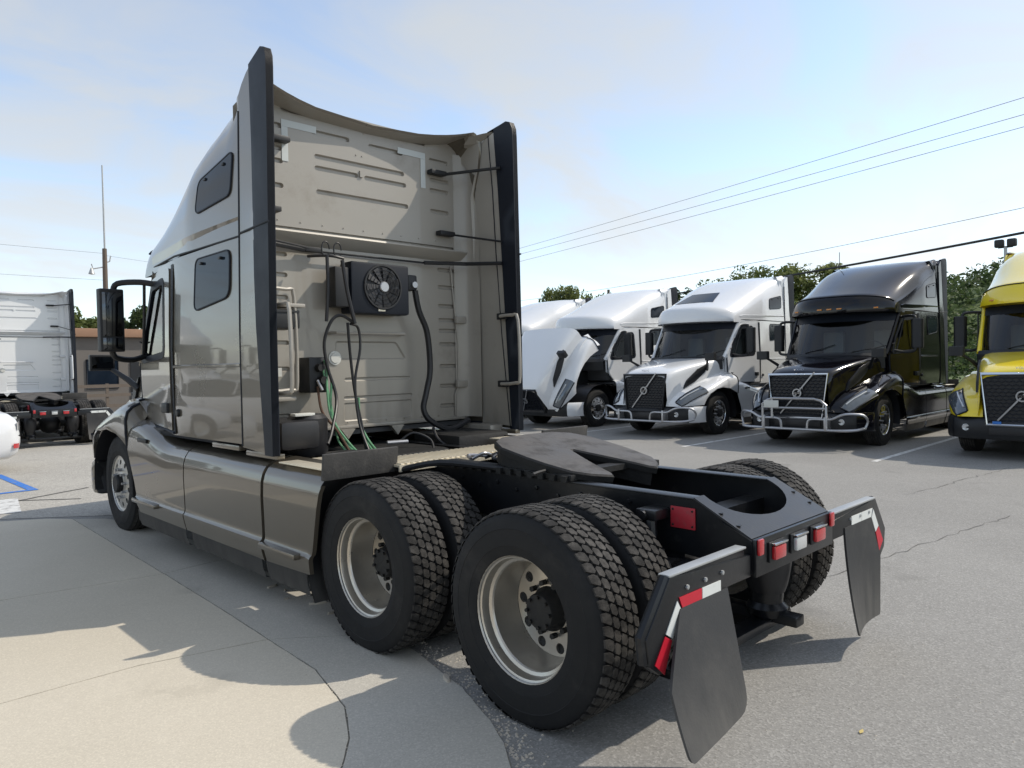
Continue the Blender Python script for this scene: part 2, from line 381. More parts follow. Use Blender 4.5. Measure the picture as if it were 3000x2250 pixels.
# ------------------------------------------------------------------ the tractor unit (built once, in place, then copied)
def tab(T, x):
    if x <= T[0][0]: return T[0][1]
    for (a, p), (b, q) in zip(T, T[1:]):
        if x <= b: return p+(q-p)*(x-a)/(b-a)
    return T[-1][1]
def sm(x): x = max(0., min(1., x)); return x*x*(3-2*x)
def base(y): return 1.215-.13*max(0, y-4.2)
def sxw(y, z): return base(y)-.035*max(0, z-1.9)-.04*max(0, 1.32-z)
def side(s, e=0.): return lambda y, z, d: (s*(sxw(y, z)+e-d), y, z)
def yA(z): return 5.62-(z-1.78)*.705
def yF(z): return 6.02-(z-1.78)*.51
def flat_y(y0): return lambda x, z, d: (x, y0+d, z)
def pill(x0, x1, z, h=.04):
    r = h/2; A = [math.pi*i/5 for i in range(6)]
    return [(x1-r+r*math.sin(t), z-r*math.cos(t)) for t in A]+[(x0+r-r*math.sin(t), z+r*math.cos(t)) for t in A]
mat('paint_corner', (.135, .117, .090), .28, .5, .03, .8, coat=.8, rv=.05)
mat('grille_frame', (.02, .02, .022), .35, .3)
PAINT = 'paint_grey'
T = empty('semi_truck')
def P(name, g, m, parent=None, **k): return obj(name, g, m, parent or T, **k)

# --- cab sides, doors, windows
WIN = rpoly([(4.52, 1.86), (5.44, 1.82), (5.30, 2.10), (5.02, 2.47), (4.56, 2.50)], .06)
DOOR = rpoly([(4.29, 1.17), (5.30, 1.20), (5.52, 1.42), (5.56, 1.78), (5.04, 2.57), (4.33, 2.61)], [.03, .08, .12, .06, .08, .05])
for s in (-1, 1):
    sp = P('side_panel', sheet([(2.855, 1.14), (4.3, 1.13), (5.25, 1.18), (5.60, 1.45), (5.62, 1.78), (5.0, 2.66), (2.855, 2.685)], side(s), holes=[WIN], grid=(.237, .193), thick=.03), PAINT)
    lw = rpoly([(3.72, 2.19), (3.05, 2.26), (3.05, 2.605), (3.70, 2.60)], [.07, .09, .07, .07])
    p = P('sleeper_window', sheet(lw, side(s, .008), thick=.02), 'glass_sleeper', sp)
    ring = [side(s, .006)(y, z, 0) for y, z in dens(inset(lw, -.006), .1)]
    P('window_gasket', G().tube(ring, .008, 6, True), 'black_trim', sp)
    for q in ((3.19, 2.585), (3.56, 2.583)): P('window_latch', G().box((s*1.21-.012, q[0]-.02, q[1]-.035), (s*1.21+.012, q[0]+.02, q[1]-.015)), 'black_plastic', sp, bevel=.004)
    P('belt_moulding', G().loft([[side(s, e)(y, z, 0) for y in (2.87, 3.3, 3.8, 4.2)] for z, e in ((1.715, .0), (1.722, .009), (1.738, .009), (1.745, .0))]), PAINT, sp)
    P('panel_seam', G().tube([side(s, .001)(y, 2.69, 0) for y in (2.86, 3.4, 4.0, 4.2, 4.7, 5.0)], .009, 6), 'black_trim', sp)
    P('sill', G().loft([[(s*x, y, z) for y in (2.86, 3.6, 4.25, 4.7)] for x, z in ((1.19, 1.15), (1.15, 1.10), (1.06, 1.075))]), 'black_trim', sp)
    P('sill_block', G().box((s*1.19-.03, 2.93, 1.085), (s*1.19+.03, 3.42, 1.125)), PAINT, sp, bevel=.008)
    d = P('door', sheet(DOOR, side(s, .016), holes=[inset(WIN, -.02)], grid=.14, thick=.022), PAINT)
    P('door_gap', G().loft([[side(s, .004)(y, z, 0) for z in (1.15, 1.6, 1.9, 2.3, 2.63)] for y in (4.225, 4.30)]), 'black_trim', d)
    P('lower_gap', G().tube([side(s, .006)(y, z, 0) for y, z in ((4.26, 1.15), (5.31, 1.175), (5.46, 1.27), (5.55, 1.42), (5.585, 1.78))], .014, 6), 'black_trim', d)
    fr = sheet(inset(WIN, -.05), side(s, .02), holes=[inset(WIN, .012)], thick=.03)
    P('window_frame', fr, 'black_trim', d)
    P('door_glass', sheet(WIN, side(s, .002)), 'glass', d)
    P('door_handle', G().box((s*1.205-.03, 4.36, 1.32), (s*1.205+.03, 4.50, 1.41)), 'black_plastic', d, bevel=.012)
    P('fuel_lock', G().lathe([(0, .035), (s*.02, .03), (s*.022, .0)], 16, 'x', (s*1.214, 4.13, 1.33)), 'black_plastic', sp)
    P('pillar', G().tube([(s*(sxw(yA(z), z)-.03), yA(z)-.01, z) for z in (1.76, 2.0, 2.3, 2.64)], [.055, .05, .045, .05], 8), PAINT)
    # mirror on two arms
    mr = G().loft([[(s*1.435+s*(a*.105), 5.17+b*.065, z) for a, b in ((-1, -1), (1, -1), (1.06, .2), (.7, .9), (-.7, .9), (-1.06, .2))] for z in (1.885, 1.90, 2.15, 2.45, 2.475)], True, True)
    mr = P('door_mirror', mr, 'black_plastic', bevel=.015)
    P('mirror_glass', G().box((s*1.435-.085, 5.100, 2.03), (s*1.435+.085, 5.103, 2.44)), 'mirror_glass', mr, bevel=.001)
    P('mirror_glass', G().box((s*1.435-.085, 5.100, 1.905), (s*1.435+.085, 5.103, 2.015)), 'mirror_glass', mr, bevel=.001)
    P('mirror_arm', G().tube([(s*1.40, 5.18, 2.46), (s*1.37, 5.15, 2.53), (s*1.20, 5.05, 2.545), (s*1.06, 4.98, 2.52)], .028, 8, k=4), 'black_plastic', mr)
    P('mirror_arm', G().tube([(s*1.42, 5.20, 1.90), (s*1.38, 5.21, 1.83), (s*1.22, 5.25, 1.81), (s*1.05, 5.36, 1.86)], .028, 8, k=4), 'black_plastic', mr)
    P('mirror_strut', G().tube([(s*1.16, 5.06, 2.53), (s*1.13, 5.18, 2.2), (s*1.10, 5.33, 1.86)], .014, 6), 'black_plastic', mr)
ws = G()
us = [-1+.1*i for i in range(21)]
def wsp(u, z, o=0.): xa = sxw(yA(z), z)-.02; return (xa*u, yA(z)+(yF(z)-yA(z))*(1-abs(u)**2.4)+o, z)
ws.loft([[wsp(u, z) for u in us] for z in (1.80, 2.0, 2.2, 2.4, 2.62)])
wso = P('windshield', ws, 'glass')
P('top_tint', G().loft([[wsp(u, z, .006) for u in us] for z in (2.46, 2.54, 2.62)]), 'black_trim', wso)
for q in (-.45, .5): P('wiper', G().tube([wsp(q, 1.83, .02), wsp(q-.35, 1.90, .025), wsp(q-.62, 1.99, .02)], .009, 5), 'black_plastic', wso)
P('cowl', G().loft([[(wsp(u, 1.80)[0]*k, wsp(u, 1.80)[1]+o, z) for u in us] for k, o, z in ((1, -.02, 1.81), (1.0, .05, 1.80), (1.0, .12, 1.73), (1., .10, 1.5))]), 'black_plastic')
P('dashboard', G().box((-1.0, 5.05, 1.2), (1.0, 5.55, 1.80)), 'interior', bevel=.08)
P('cab_floor', G().box((-1.15, 3.08, 1.12), (1.15, 5.45, 1.16)), 'interior')
P('sleeper_partition', G().box((-1.15, 4.08, 1.17), (1.15, 4.12, 2.66)), 'interior')
for s in (-1, 1):
    st = P('seat', G().box((s*.55-.24, 4.30, 1.45), (s*.55+.24, 4.82, 1.60)), 'seat_fabric', bevel=.05)
    P('seat_back', G().box((s*.55-.23, 4.22, 1.6), (s*.55+.23, 4.36, 2.3)), 'seat_fabric', st, bevel=.05)
P('steering_wheel', G().tube([(-.55+.22*math.cos(a), 4.98+.08*math.sin(a), 1.86+.2*math.sin(a)) for a in [i*math.pi/9 for i in range(18)]], .014, 6, True), 'interior')

# --- roof
ZC = [(2.76, 3.88), (3.0, 3.88), (3.4, 3.83), (3.8, 3.74), (4.2, 3.61), (4.6, 3.46), (5.0, 3.30), (5.4, 3.14), (5.7, 3.03), (5.82, 2.99), (5.90, 2.86), (5.93, 2.70), (5.93, 2.63)]
def roofpt(ys, t, o=0., zc=None):
    Z = (tab(ZC, ys) if zc is None else zc)+o; z0 = 2.69-.07*sm((ys-4.4)/1.5); n = 7.5-2.0*sm((ys-2.76)/.9)-1.3*sm((ys-3.0)/2.6); W = 1.195-.07*max(0, ys-4.2)+o
    a = t*math.pi/2; ca, sa = max(0., math.cos(a))**(2/n), math.sin(a)**(2/n); k = sm((ys-2.9)/2.6)
    z = z0+max(.012, Z-z0)*sa; bl = 1-sm((ys-2.76)/.42)
    if bl > 0: z = z*(1-bl)+(z0+(3.785+.135*ca**3-.10*sm((ca-.945)/.055)-z0)*min(1., sa/.62))*bl
    x = W*ca-.055*(1-k*.5)*min(1., (z-z0)/1.1)
    return Vector((x, ys-.64*k*ca**2.6+bl*(.19*(1-ca*ca)+.12*(1-sm((z-3.35)/.35))), z))
tt = [0, .004, .015, .04, .08, .13, .19, .26, .34, .42, .5, .58, .66, .74, .82, .9, .96, 1.]
yst = [2.76, 2.85, 3.0, 3.2, 3.4, 3.6, 3.8, 4.0, 4.2, 4.4, 4.6, 4.8, 5.0, 5.2, 5.4, 5.55, 5.7, 5.78, 5.84, 5.88, 5.91, 5.928]
def roofring(ys, o=0., zc=None):
    h = [roofpt(ys, t, o, zc) for t in tt]; return [Vector((-q.x, q.y, q.z)) for q in h]+[q for q in h[:-1][::-1]]
rings = [roofring(y) for y in yst]
last = rings[-1]; rings.append([Vector((q.x*.99, q.y-.005, min(q.z, 2.64))) for q in last]); rings.append([Vector((q.x*.9, q.y-.34, 2.62)) for q in last])
first = rings[0]; inner = [Vector((q.x*.985, q.y+.01, q.z-.02)) for q in first]; deep_ = [Vector((q.x*.97, 3.05 if q.z > 3.6 else q.y+.03, q.z-.05)) for q in first]
roof = P('roof', G().loft([inner]+rings), PAINT, ang=40)
P('roof_lip', G().loft([deep_, [q*1. for q in inner]]), 'paint_wall', roof)
for s in (-1, 1):
    uw = rpoly([(3.70, 2.985), (3.05, 3.03), (3.02, 3.345), (3.66, 3.235)], .06)
    def rside2(y, z, d, s=s):
        ys = y
        for _ in range(8):
            lo, hi = 0., .6
            for _ in range(24):
                md = (lo+hi)/2
                if roofpt(ys, md).z < z: lo = md
                else: hi = md
            q = roofpt(ys, hi); ys += y-q.y
        return (s*(q.x+.008-d), y, z)
    P('roof_window', sheet(uw, rside2, thick=.03, grid=.12, edge=.08), 'glass_sleeper', roof)
    P('window_gasket', G().tube([rside2(y, z, .004) for y, z in dens(inset(uw, -.006), .1)], .009, 6, True), 'black_trim', roof)
    for q in ((3.17, 3.30), (3.52, 3.25)): P('window_latch', G().box((s*1.165-.02, q[0]-.02, q[1]-.03), (s*1.165+.016, q[0]+.02, q[1]-.01)), 'black_plastic', roof, bevel=.004)
    # downward facet where the roof shell steps out over the cab
    fa, fb_, fc_ = [], [], []
    for i in range(15):
        y = 2.87+i*(5.02-2.87)/14; h = .035+.085*sm(i/14); zb = 2.80-.115*sm(i/14)
        if y > 4.9: h *= .8
        x0, x1 = rside2(y, zb+h, .006), rside2(y, zb, .006)
        fa.append((x0[0], y, zb+h)); fb_.append((x0[0]+s*.010, y, zb+h-.006)); fc_.append((x1[0]-s*.006, y, zb))
    P('roof_step', G().loft([fa, fb_, fc_]), PAINT, roof, ang=20)
for i, xx in enumerate((-.80, -.2, 0, .2, .80)):
    yy = 5.93-.64*(abs(xx)/1.07)**2.6
    P('marker_light', G().box((xx-.05, yy-.02, 2.70), (xx+.05, yy+.02, 2.73)), 'lens_amber', roof, bevel=.008)
vis = [roofring(5.83, .006)[i] for i in range(len(tt)*2-1)]
P('visor_seam', G().tube([q for q in vis if q.z > 2.84], .010, 6), 'black_trim', roof)

# --- rear wall with pressed-in ribs
up_l = []
for a, b, z in ((-.75, -.51, 3.775), (.45, .70, 3.775), (-.48, -.12, 3.645), (.07, .44, 3.635), (-.46, .45, 3.45), (-.46, -.04, 3.355), (.02, .47, 3.35), (-.45, .49, 3.16)):
    up_l.append((pill(a, b, z, .042), .024, .009))
for z in (3.635, 3.455, 3.355, 3.16):
    for s in (-1, 1): up_l.append((pill(*((.74, .97) if s > 0 else (-.97, -.74)), z, .042), .024, .009))
outl = [(-1.14, 2.84), (1.14, 2.84), (1.14, 3.70), (1.06, 3.80), (.9, 3.84), (0, 3.84), (-.9, 3.84), (-1.06, 3.80), (-1.14, 3.70)]
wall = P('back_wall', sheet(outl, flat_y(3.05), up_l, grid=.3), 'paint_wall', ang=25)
lo_l = []
for s in (-1, 1):
    for z in (2.615, 2.45, 2.27, 2.135, 2.035, 1.905, 1.695, 1.505, 1.315):
        if s < 0 and z in (2.135, 2.035): continue
        lo_l.append((pill(*((.82, 1.08) if s > 0 else (-1.08, -.72)), z, .04), .022, .009))
lo_l.append((rpoly([(-.30, 1.765), (.44, 1.765), (.33, 1.925), (-.30, 1.925)], .03), .012, .014))
lo_l.append((pill(-.22, .48, 1.595, .035), .012, .012)); lo_l.append((pill(-.23, .50, 1.435, .035), .012, .012))
lo_l.append((rpoly([(-.23, 1.235), (.49, 1.235), (.49, 1.395), (-.23, 1.395)], .02), .008, .01))
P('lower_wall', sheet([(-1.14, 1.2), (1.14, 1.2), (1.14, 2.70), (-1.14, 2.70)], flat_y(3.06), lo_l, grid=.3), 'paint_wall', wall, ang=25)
P('ledge', G().loft([[(x, y, z) for x in (-1.14, -.4, .4, 1.14)] for y, z in ((3.05, 2.845), (3.075, 2.838), (3.075, 2.825), (2.985, 2.805), (2.98, 2.79), (3.03, 2.72), (3.06, 2.70))]), 'paint_wall', wall, ang=25)
P('wall_flange', G().box((-1.14, 3.03, 1.175), (1.14, 3.075, 1.203)), 'paint_wall', wall, bevel=.006)
for s in (-1, 1):
    P('corner_pillar', G().loft([[(s*x, y, z) for z in (1.2, 2.0, 2.8, 3.74)] for x, y in ((1.02, 3.052), (1.09, 3.035), (1.135, 2.99), (1.155, 2.93), (1.165, 2.84))]), 'paint_wall', wall, ang=50)
    P('corner_trim', G().tube([(s*1.0, 3.045, 1.22), (s*1.0, 3.045, 1.42), (s*1.04, 3.04, 1.5), (s*1.04, 3.04, 1.95), (s*.985, 3.045, 2.5), (s*.97, 3.045, 2.66)], .008, 6), 'paint_wall', wall)
    for z in (1.52, 2.14): P('wall_plate', G().box((s*1.0, 3.0, z-.035), (s*1.14, 3.04, z+.035)), 'paint_wall', wall, bevel=.008)
for a, b, c, d in ((-.75, 3.69, -.44, 3.68), (.38, 3.685, .69, 3.685)): P('pale_decal', G().box((a, 3.0455, b-.055), (c, 3.0485, b)), 'decal_pale', wall)
P('pale_decal', G().box((-.75, 3.0450, 3.36), (-.695, 3.0478, 3.634)), 'decal_pale', wall); P('pale_decal', G().box((.635, 3.0450, 3.36), (.69, 3.0478, 3.629)), 'decal_pale', wall)
for x, z in [(-.10, 3.74), (.02, 3.73), (-.06, 3.53), (.0, 3.53)]+[(q*.2-1.0, 2.885) for q in range(11)]+[(q*.2-1.0, 1.225) for q in range(11)]+[(s_*1.08, 3.0+q*.12) for q in range(6) for s_ in (-1, 1)]: P('rivet', G().lathe([(0, .008), (-.006, .004), (-.006, 0)], 8, 'y', (x, 3.05, z)), 'paint_wall', wall)
P('bracket_tab', G().box((-.03, 3.035, 3.345), (.0, 3.05, 3.40)), 'paint_wall', wall)
for q, z in ((.80, 3.515), (.89, 2.955)):
    for s in (-1, 1): P('wall_bracket', G().box((s*q-.09, 2.97, z-.022), (s*q+.09, 3.048, z+.022)), 'black_plastic', wall, bevel=.01)
P('stay_cable', G().tube([(-.47, 3.0, 2.655), (.61, 3.0, 2.655)], .009, 6), 'black_plastic', wall)
P('turnbuckle', G().tube([(-1.0, 2.95, 2.71), (-.6, 2.99, 2.67), (-.44, 3.0, 2.65)], [.014, .02, .012], 6), 'black_plastic', wall)
P('cable_bracket', G().box((-.60, 2.975, 2.645), (-.46, 3.03, 2.685)), 'black_plastic', wall, bevel=.006)
for s in (-1, 1):
    ev = [(2.855, 1.12), (2.47, 1.10), (2.56, 2.0), (2.60, 2.74), (2.62, 3.33), (2.66, 3.87), (2.72, 3.84), (2.80, 3.78), (2.855, 3.72)]
    def ext(y, z, d, s=s): return (s*(1.22+.012*(2.855-y)/.5-.02*max(0, z-1.9)*(1 if y > 2.6 else .6)-d), y, z)
    ex = P('side_extender', sheet(ev, ext, thick=.03, grid=.2), PAINT)
    P('inner_skin', sheet([(2.86, 1.14), (2.36, 1.12), (2.36, 3.86), (2.44, 3.90), (2.62, 3.865), (2.80, 3.80), (2.86, 3.76)], lambda y, z, d, s=s: ext(y, z, .034), grid=.3), 'paint_wall', ex)
    tr = [(2.475, 1.09), (2.352, 1.09), (2.352, 2.0), (2.352, 3.0), (2.352, 3.78), (2.357, 3.855), (2.385, 3.915), (2.44, 3.935), (2.67, 3.885), (2.63, 3.33), (2.61, 2.74), (2.57, 2.0)]
    g = sheet(tr, lambda y, z, d, s=s: ext(y, z, d-.004), thick=.050, grid=.2); b = sheet([(2.45, 1.09)]+tr[1:7]+[(2.44, 3.933), (2.60, 3.90), (2.56, 3.33), (2.50, 2.0)], lambda y, z, d, s=s: ext(y, z, .052), grid=.2); g.add(b.v, b.f)
    eg = [(2.352, 1.09), (2.352, 2.0), (2.352, 3.0), (2.352, 3.78), (2.357, 3.855), (2.385, 3.915), (2.44, 3.935)]
    g.loft([[ext(y, z, -.004) for y, z in eg], [ext(y, z, .052) for y, z in eg]])
    P('edge_trim', g, 'black_trim', ex, bevel=0)
    P('top_gusset', G().loft([[(s*1.02, 2.87, 3.79), (s*1.10, 2.83, 3.80), (s*1.15, 2.80, 3.80)], [(s*1.03, 2.80, 3.85), (s*1.10, 2.70, 3.87), (s*1.155, 2.60, 3.88)]]), 'paint_wall', ex)
    P('panel_seam', G().tube([ext(2.85, 2.70, -.002), ext(2.34, 2.715, -.006)], .008, 6), 'black_trim', ex)
    P('panel_seam', G().tube([ext(2.857, z, .002) for z in (1.13, 2.0, 2.7, 3.6)], .009, 6), 'black_trim', ex)
    P('stay_rod', G().tube([(s*.89, 3.0, 3.515), (s*1.14, 2.50, 3.52)], .014, 6), 'black_plastic', ex)
    P('stay_rod', G().tube([(s*.98, 2.99, 2.95), (s*1.14, 2.50, 2.84)], .010, 6), 'black_plastic', ex)
    P('stay_rod', G().tube([(s*.61, 2.99, 2.655), (s*1.0, 2.85, 2.66), (s*1.14, 2.50, 2.64)], .018, 6), 'black_plastic', ex)
    P('grab_handle', G().tube([(s*1.12, 2.52, 2.15), (s*1.12, 2.36, 2.15), (s*1.12, 2.285, 2.10), (s*1.12, 2.27, 1.59), (s*1.12, 2.33, 1.53), (s*1.12, 2.52, 1.52)], .015, 8, k=3), 'paint_wall', ex)
    for z in (1.52, 2.15): P('handle_foot', G().box((s*1.15-.02, 2.46, z-.03), (s*1.15+.015, 2.58, z+.03)), 'black_plastic', ex, bevel=.008)
    P('bottom_strip', G().box((s*1.17-.03, 2.36, 1.06), (s*1.17+.03, 2.85, 1.10)), PAINT, ex, bevel=.006)
# --- things bolted to the rear wall
ac = P('cooling_unit', G().box((-.26, 2.85, 2.15), (.33, 3.03, 2.585)), 'black_trim', bevel=.022)
P('fan_shroud', G().lathe([(-.004, .195), (-.012, .19), (-.012, .178), (.0, .172), (.04, .165)], 40, 'y', (.05, 2.848, 2.382)), 'black_plastic', ac)
P('fan_well', G().lathe([(.0, .172), (.0, .0)], 40, 'y', (.05, 2.8492, 2.382)), 'hose_black', ac)
fb = G().add([(.0, -.012, .04), (.022, -.008, .035), (.045, -.003, .165), (-.012, -.014, .168)], [(0, 1, 2, 3)])
for i in range(11):
    if i == 0: bl = o = P('fan_blade', fb, 'hose_black', ac)
    else: o = bl.copy(); col.objects.link(o)
    o.location = (.05, 2.845, 2.382); o.rotation_euler = (0, 2*math.pi*i/11, 0)
P('fan_hub', G().lathe([(-.024, .0), (-.024, .04), (-.016, .046), (.0, .046)], 20, 'y', (.05, 2.84, 2.382)), 'steel_bar', ac)
for r_ in (.075, .11, .145): P('fan_guard', G().tube([(.05+r_*math.cos(a), 2.828, 2.382+r_*math.sin(a)) for a in [i*math.pi/18 for i in range(36)]], .0025, 4, True), 'black_trim', ac)
P('name_plate', G().box((.0, 2.846, 2.175), (.07, 2.851, 2.195)), 'tread_alu', ac)
P('side_module', G().box((-.40, 2.87, 2.20), (-.265, 3.0, 2.53)), 'black_plastic', ac, bevel=.012)
P('connector', G().box((.36, 2.90, 2.38), (.46, 3.04, 2.52)), 'black_plastic', ac, bevel=.02)
P('connector_cap', G().lathe([(-.02, .0), (-.02, .028), (.03, .03)], 14, 'y', (.42, 2.9, 2.43)), 'steel_bar', ac)
H = lambda name, pts, r, m, k=5: P(name, G().tube(pts, r, 8, k=k), m)
H('cooling_hose', [(.43, 2.9, 2.38), (.47, 2.9, 2.20), (.55, 2.9, 2.03), (.58, 2.9, 1.83), (.58, 2.9, 1.63), (.53, 2.9, 1.44), (.50, 2.9, 1.31), (.56, 2.88, 1.20), (.76, 2.85, 1.11), (1.0, 2.85, 1.18)], .027, 'hose_black')
H('hose_clamp_bar', [(-.60, 2.95, 2.60), (-.48, 2.82, 2.60), (-.36, 2.80, 2.585)], .012, 'hose_black')
for xx in (-.50, -.39): H('hanger_ring', [(xx+.035*math.cos(a), 2.84, 2.655+.06*math.sin(a)) for a in [i*math.pi/5 for i in range(10)]], .006, 'hose_black', 2)
H('tracker_bar', [(-.50, 2.82, 2.60), (-.51, 2.80, 2.35), (-.53, 2.80, 2.07)], .014, 'hose_black')
H('tracker_bar', [(-.41, 2.74, 2.56), (-.38, 2.72, 2.3), (-.33, 2.70, 2.05)], .016, 'hose_black')
H('air_hose', [(-.33, 2.72, 2.06), (-.42, 2.76, 2.12), (-.50, 2.78, 2.07), (-.555, 2.8, 1.90), (-.53, 2.8, 1.70), (-.48, 2.76, 1.45), (-.62, 2.6, 1.22), (-.72, 2.5, 1.12)], .013, 'hose_black')
H('air_hose', [(-.36, 2.72, 2.05), (-.27, 2.75, 2.02), (-.255, 2.75, 1.85), (-.31, 2.75, 1.58), (-.30, 2.72, 1.25), (-.29, 2.6, 1.02)], .011, 'hose_black')
H('air_hose', [(-.38, 2.73, 2.06), (-.35, 2.75, 1.8), (-.315, 2.75, 1.5), (-.27, 2.72, 1.2), (-.30, 2.62, 1.0)], .012, 'hose_black')
H('air_line', [(-.53, 2.85, 1.76), (-.50, 2.8, 1.6), (-.52, 2.78, 1.35), (-.46, 2.7, 1.12), (-.42, 2.55, 1.0)], .010, 'hose_green')
H('air_line', [(-.55, 2.85, 1.72), (-.53, 2.8, 1.5), (-.49, 2.78, 1.25), (-.50, 2.7, 1.1), (-.47, 2.55, .99)], .009, 'hose_green')
H('air_line', [(-.31, 2.76, 1.56), (-.29, 2.75, 1.3), (-.255, 2.72, 1.12), (-.26, 2.55, .99)], .010, 'hose_green')
H('air_line', [(-.52, 2.83, 1.70), (-.55, 2.78, 1.5), (-.54, 2.74, 1.3), (-.44, 2.66, 1.1), (-.40, 2.52, .99)], .009, 'hose_green')
H('air_line', [(-.28, 2.75, 1.45), (-.275, 2.74, 1.25), (-.24, 2.68, 1.1), (-.235, 2.5, .98)], .009, 'hose_green')
H('air_line', [(-.60, 2.84, 1.55), (-.60, 2.78, 1.35), (-.52, 2.7, 1.2), (-.46, 2.6, 1.02)], .010, 'rust')
gb = P('air_coupling_box', G().box((-.66, 2.86, 1.50), (-.50, 3.04, 1.785)), 'black_plastic', bevel=.015)
P('coupling', G().lathe([(-.05, .0), (-.05, .028), (.0, .034)], 12, 'y', (-.58, 2.86, 1.70)), 'grime', gb)
P('coupling', G().lathe([(-.06, .0), (-.06, .032), (.0, .034)], 12, 'y', (-.56, 2.86, 1.60)), 'grime', gb)
P('lever', G().tube([(-.60, 2.84, 1.60), (-.58, 2.80, 1.52)], .012, 6), 'steel_bar', gb)
P('round_vent', G().lathe([(-.012, .0), (-.012, .042), (-.004, .045), (-.004, .06), (.002, .06)], 24, 'y', (-.31, 3.055, 1.78)), 'plate_white')
P('grab_bar', G().tube([(-.36, 3.05, 1.99), (-.35, 2.96, 1.99), (.35, 2.96, 1.99), (.36, 3.05, 1.99)], .014, 8), 'paint_wall')
P('rear_grab_handle', G().tube([(-1.14, 2.75, 2.30), (-.90, 2.75, 2.30), (-.835, 2.75, 2.24), (-.825, 2.75, 1.60), (-.88, 2.75, 1.535), (-1.14, 2.75, 1.53)], .015, 8, k=3), 'paint_wall')
bb = P('vent_box', G().box((-1.10, 2.74, 2.0), (-.79, 3.0, 2.15)), 'black_plastic', bevel=.02)
P('vent_lid', G().box((-1.11, 2.73, 2.165), (-.75, 3.0, 2.195)), 'paint_wall', bb, bevel=.008)
P('vent_slot', G().box((-1.08, 2.733, 2.125), (-.80, 2.741, 2.14)), 'hose_black', bb)
P('info_label', G().box((-.92, 3.0425, 1.635), (-.80, 3.046, 1.705)), 'plate_white')
P('lower_handle_ledge', G().box((-1.1, 2.92, 1.44), (-.74, 3.05, 1.475)), 'paint_wall', bevel=.01)

# --- hood that tilts: pivot low at the front
PV = (0, 7.2, .55)
HW = [(5.5, .99), (6.0, .91), (6.5, .81), (7.0, .695), (7.3, .625), (7.43, .58)]
HZ = [(5.5, 1.835), (6.0, 1.785), (6.5, 1.705), (7.0, 1.60), (7.28, 1.52), (7.40, 1.45), (7.43, 1.40)]
FZ = [(5.42, 1.36), (5.6, 1.38), (5.8, 1.36), (6.1, 1.28), (6.5, 1.16), (6.9, 1.03), (7.15, .92), (7.3, .82), (7.4, .72)]
FA = [(5.42, .93), (5.6, 1.0), (5.8, 1.06), (6.1, 1.09), (6.4, 1.06), (6.6, .98), (6.75, .85), (6.83, .72), (7.4, .70)]
def hoodring(y):
    W, Z = tab(HW, y), tab(HZ, y); lo = min(Z-.25, tab(FZ, y)+.0)
    h = [(W+.035, lo), (W+.01, (lo+Z-.2)/2), (W, Z-.20), (W*.975, Z-.12), (W*.92, Z-.065), (W*.8, Z-.035), (W*.6, Z-.018), (W*.3, Z-.005), (0, Z)]
    return [(-x, y, z) for x, z in h]+[(x, y, z) for x, z in h[:-1][::-1]]
hy = [5.5, 5.7, 5.9, 6.1, 6.3, 6.5, 6.7, 6.9, 7.1, 7.25, 7.34, 7.40, 7.43]
hood = obj('hood', G().loft([hoodring(y) for y in hy]), PAINT, T, off=PV, loc=PV, ang=40)
Hd = lambda name, g, m, **k: obj(name, g, m, hood, off=PV, **k)
def fpt(y, i, s, o=0.):
    fx = 1.25-.32*max(0, (y-6.4)/.98)**2+o; zt = tab(FZ, y)+o; za = min(tab(FA, y), zt-.02); hw = tab(HW, y)
    L = [(fx-.01, za), (fx, za+(zt-.14-za)*.5 if zt-.14 > za else za+.004), (fx, max(za+.008, zt-.14)), (fx-.02, max(za+.012, zt-.07)), (fx-.07, zt-.02), (fx-.15, zt+.015), ((fx+hw)/2, zt+.04), (hw-.04, zt+.07)]
    i0 = int(min(i, 6.999)); f = i-i0; a, b = L[i0], L[min(i0+1, 7)]
    return (s*(a[0]+(b[0]-a[0])*f), y, a[1]+(b[1]-a[1])*f)
fy = [5.42, 5.5, 5.6, 5.7, 5.8, 5.95, 6.1, 6.25, 6.4, 6.5, 6.6, 6.68, 6.75, 6.83, 6.9, 7.0, 7.1, 7.2, 7.28, 7.34, 7.38]
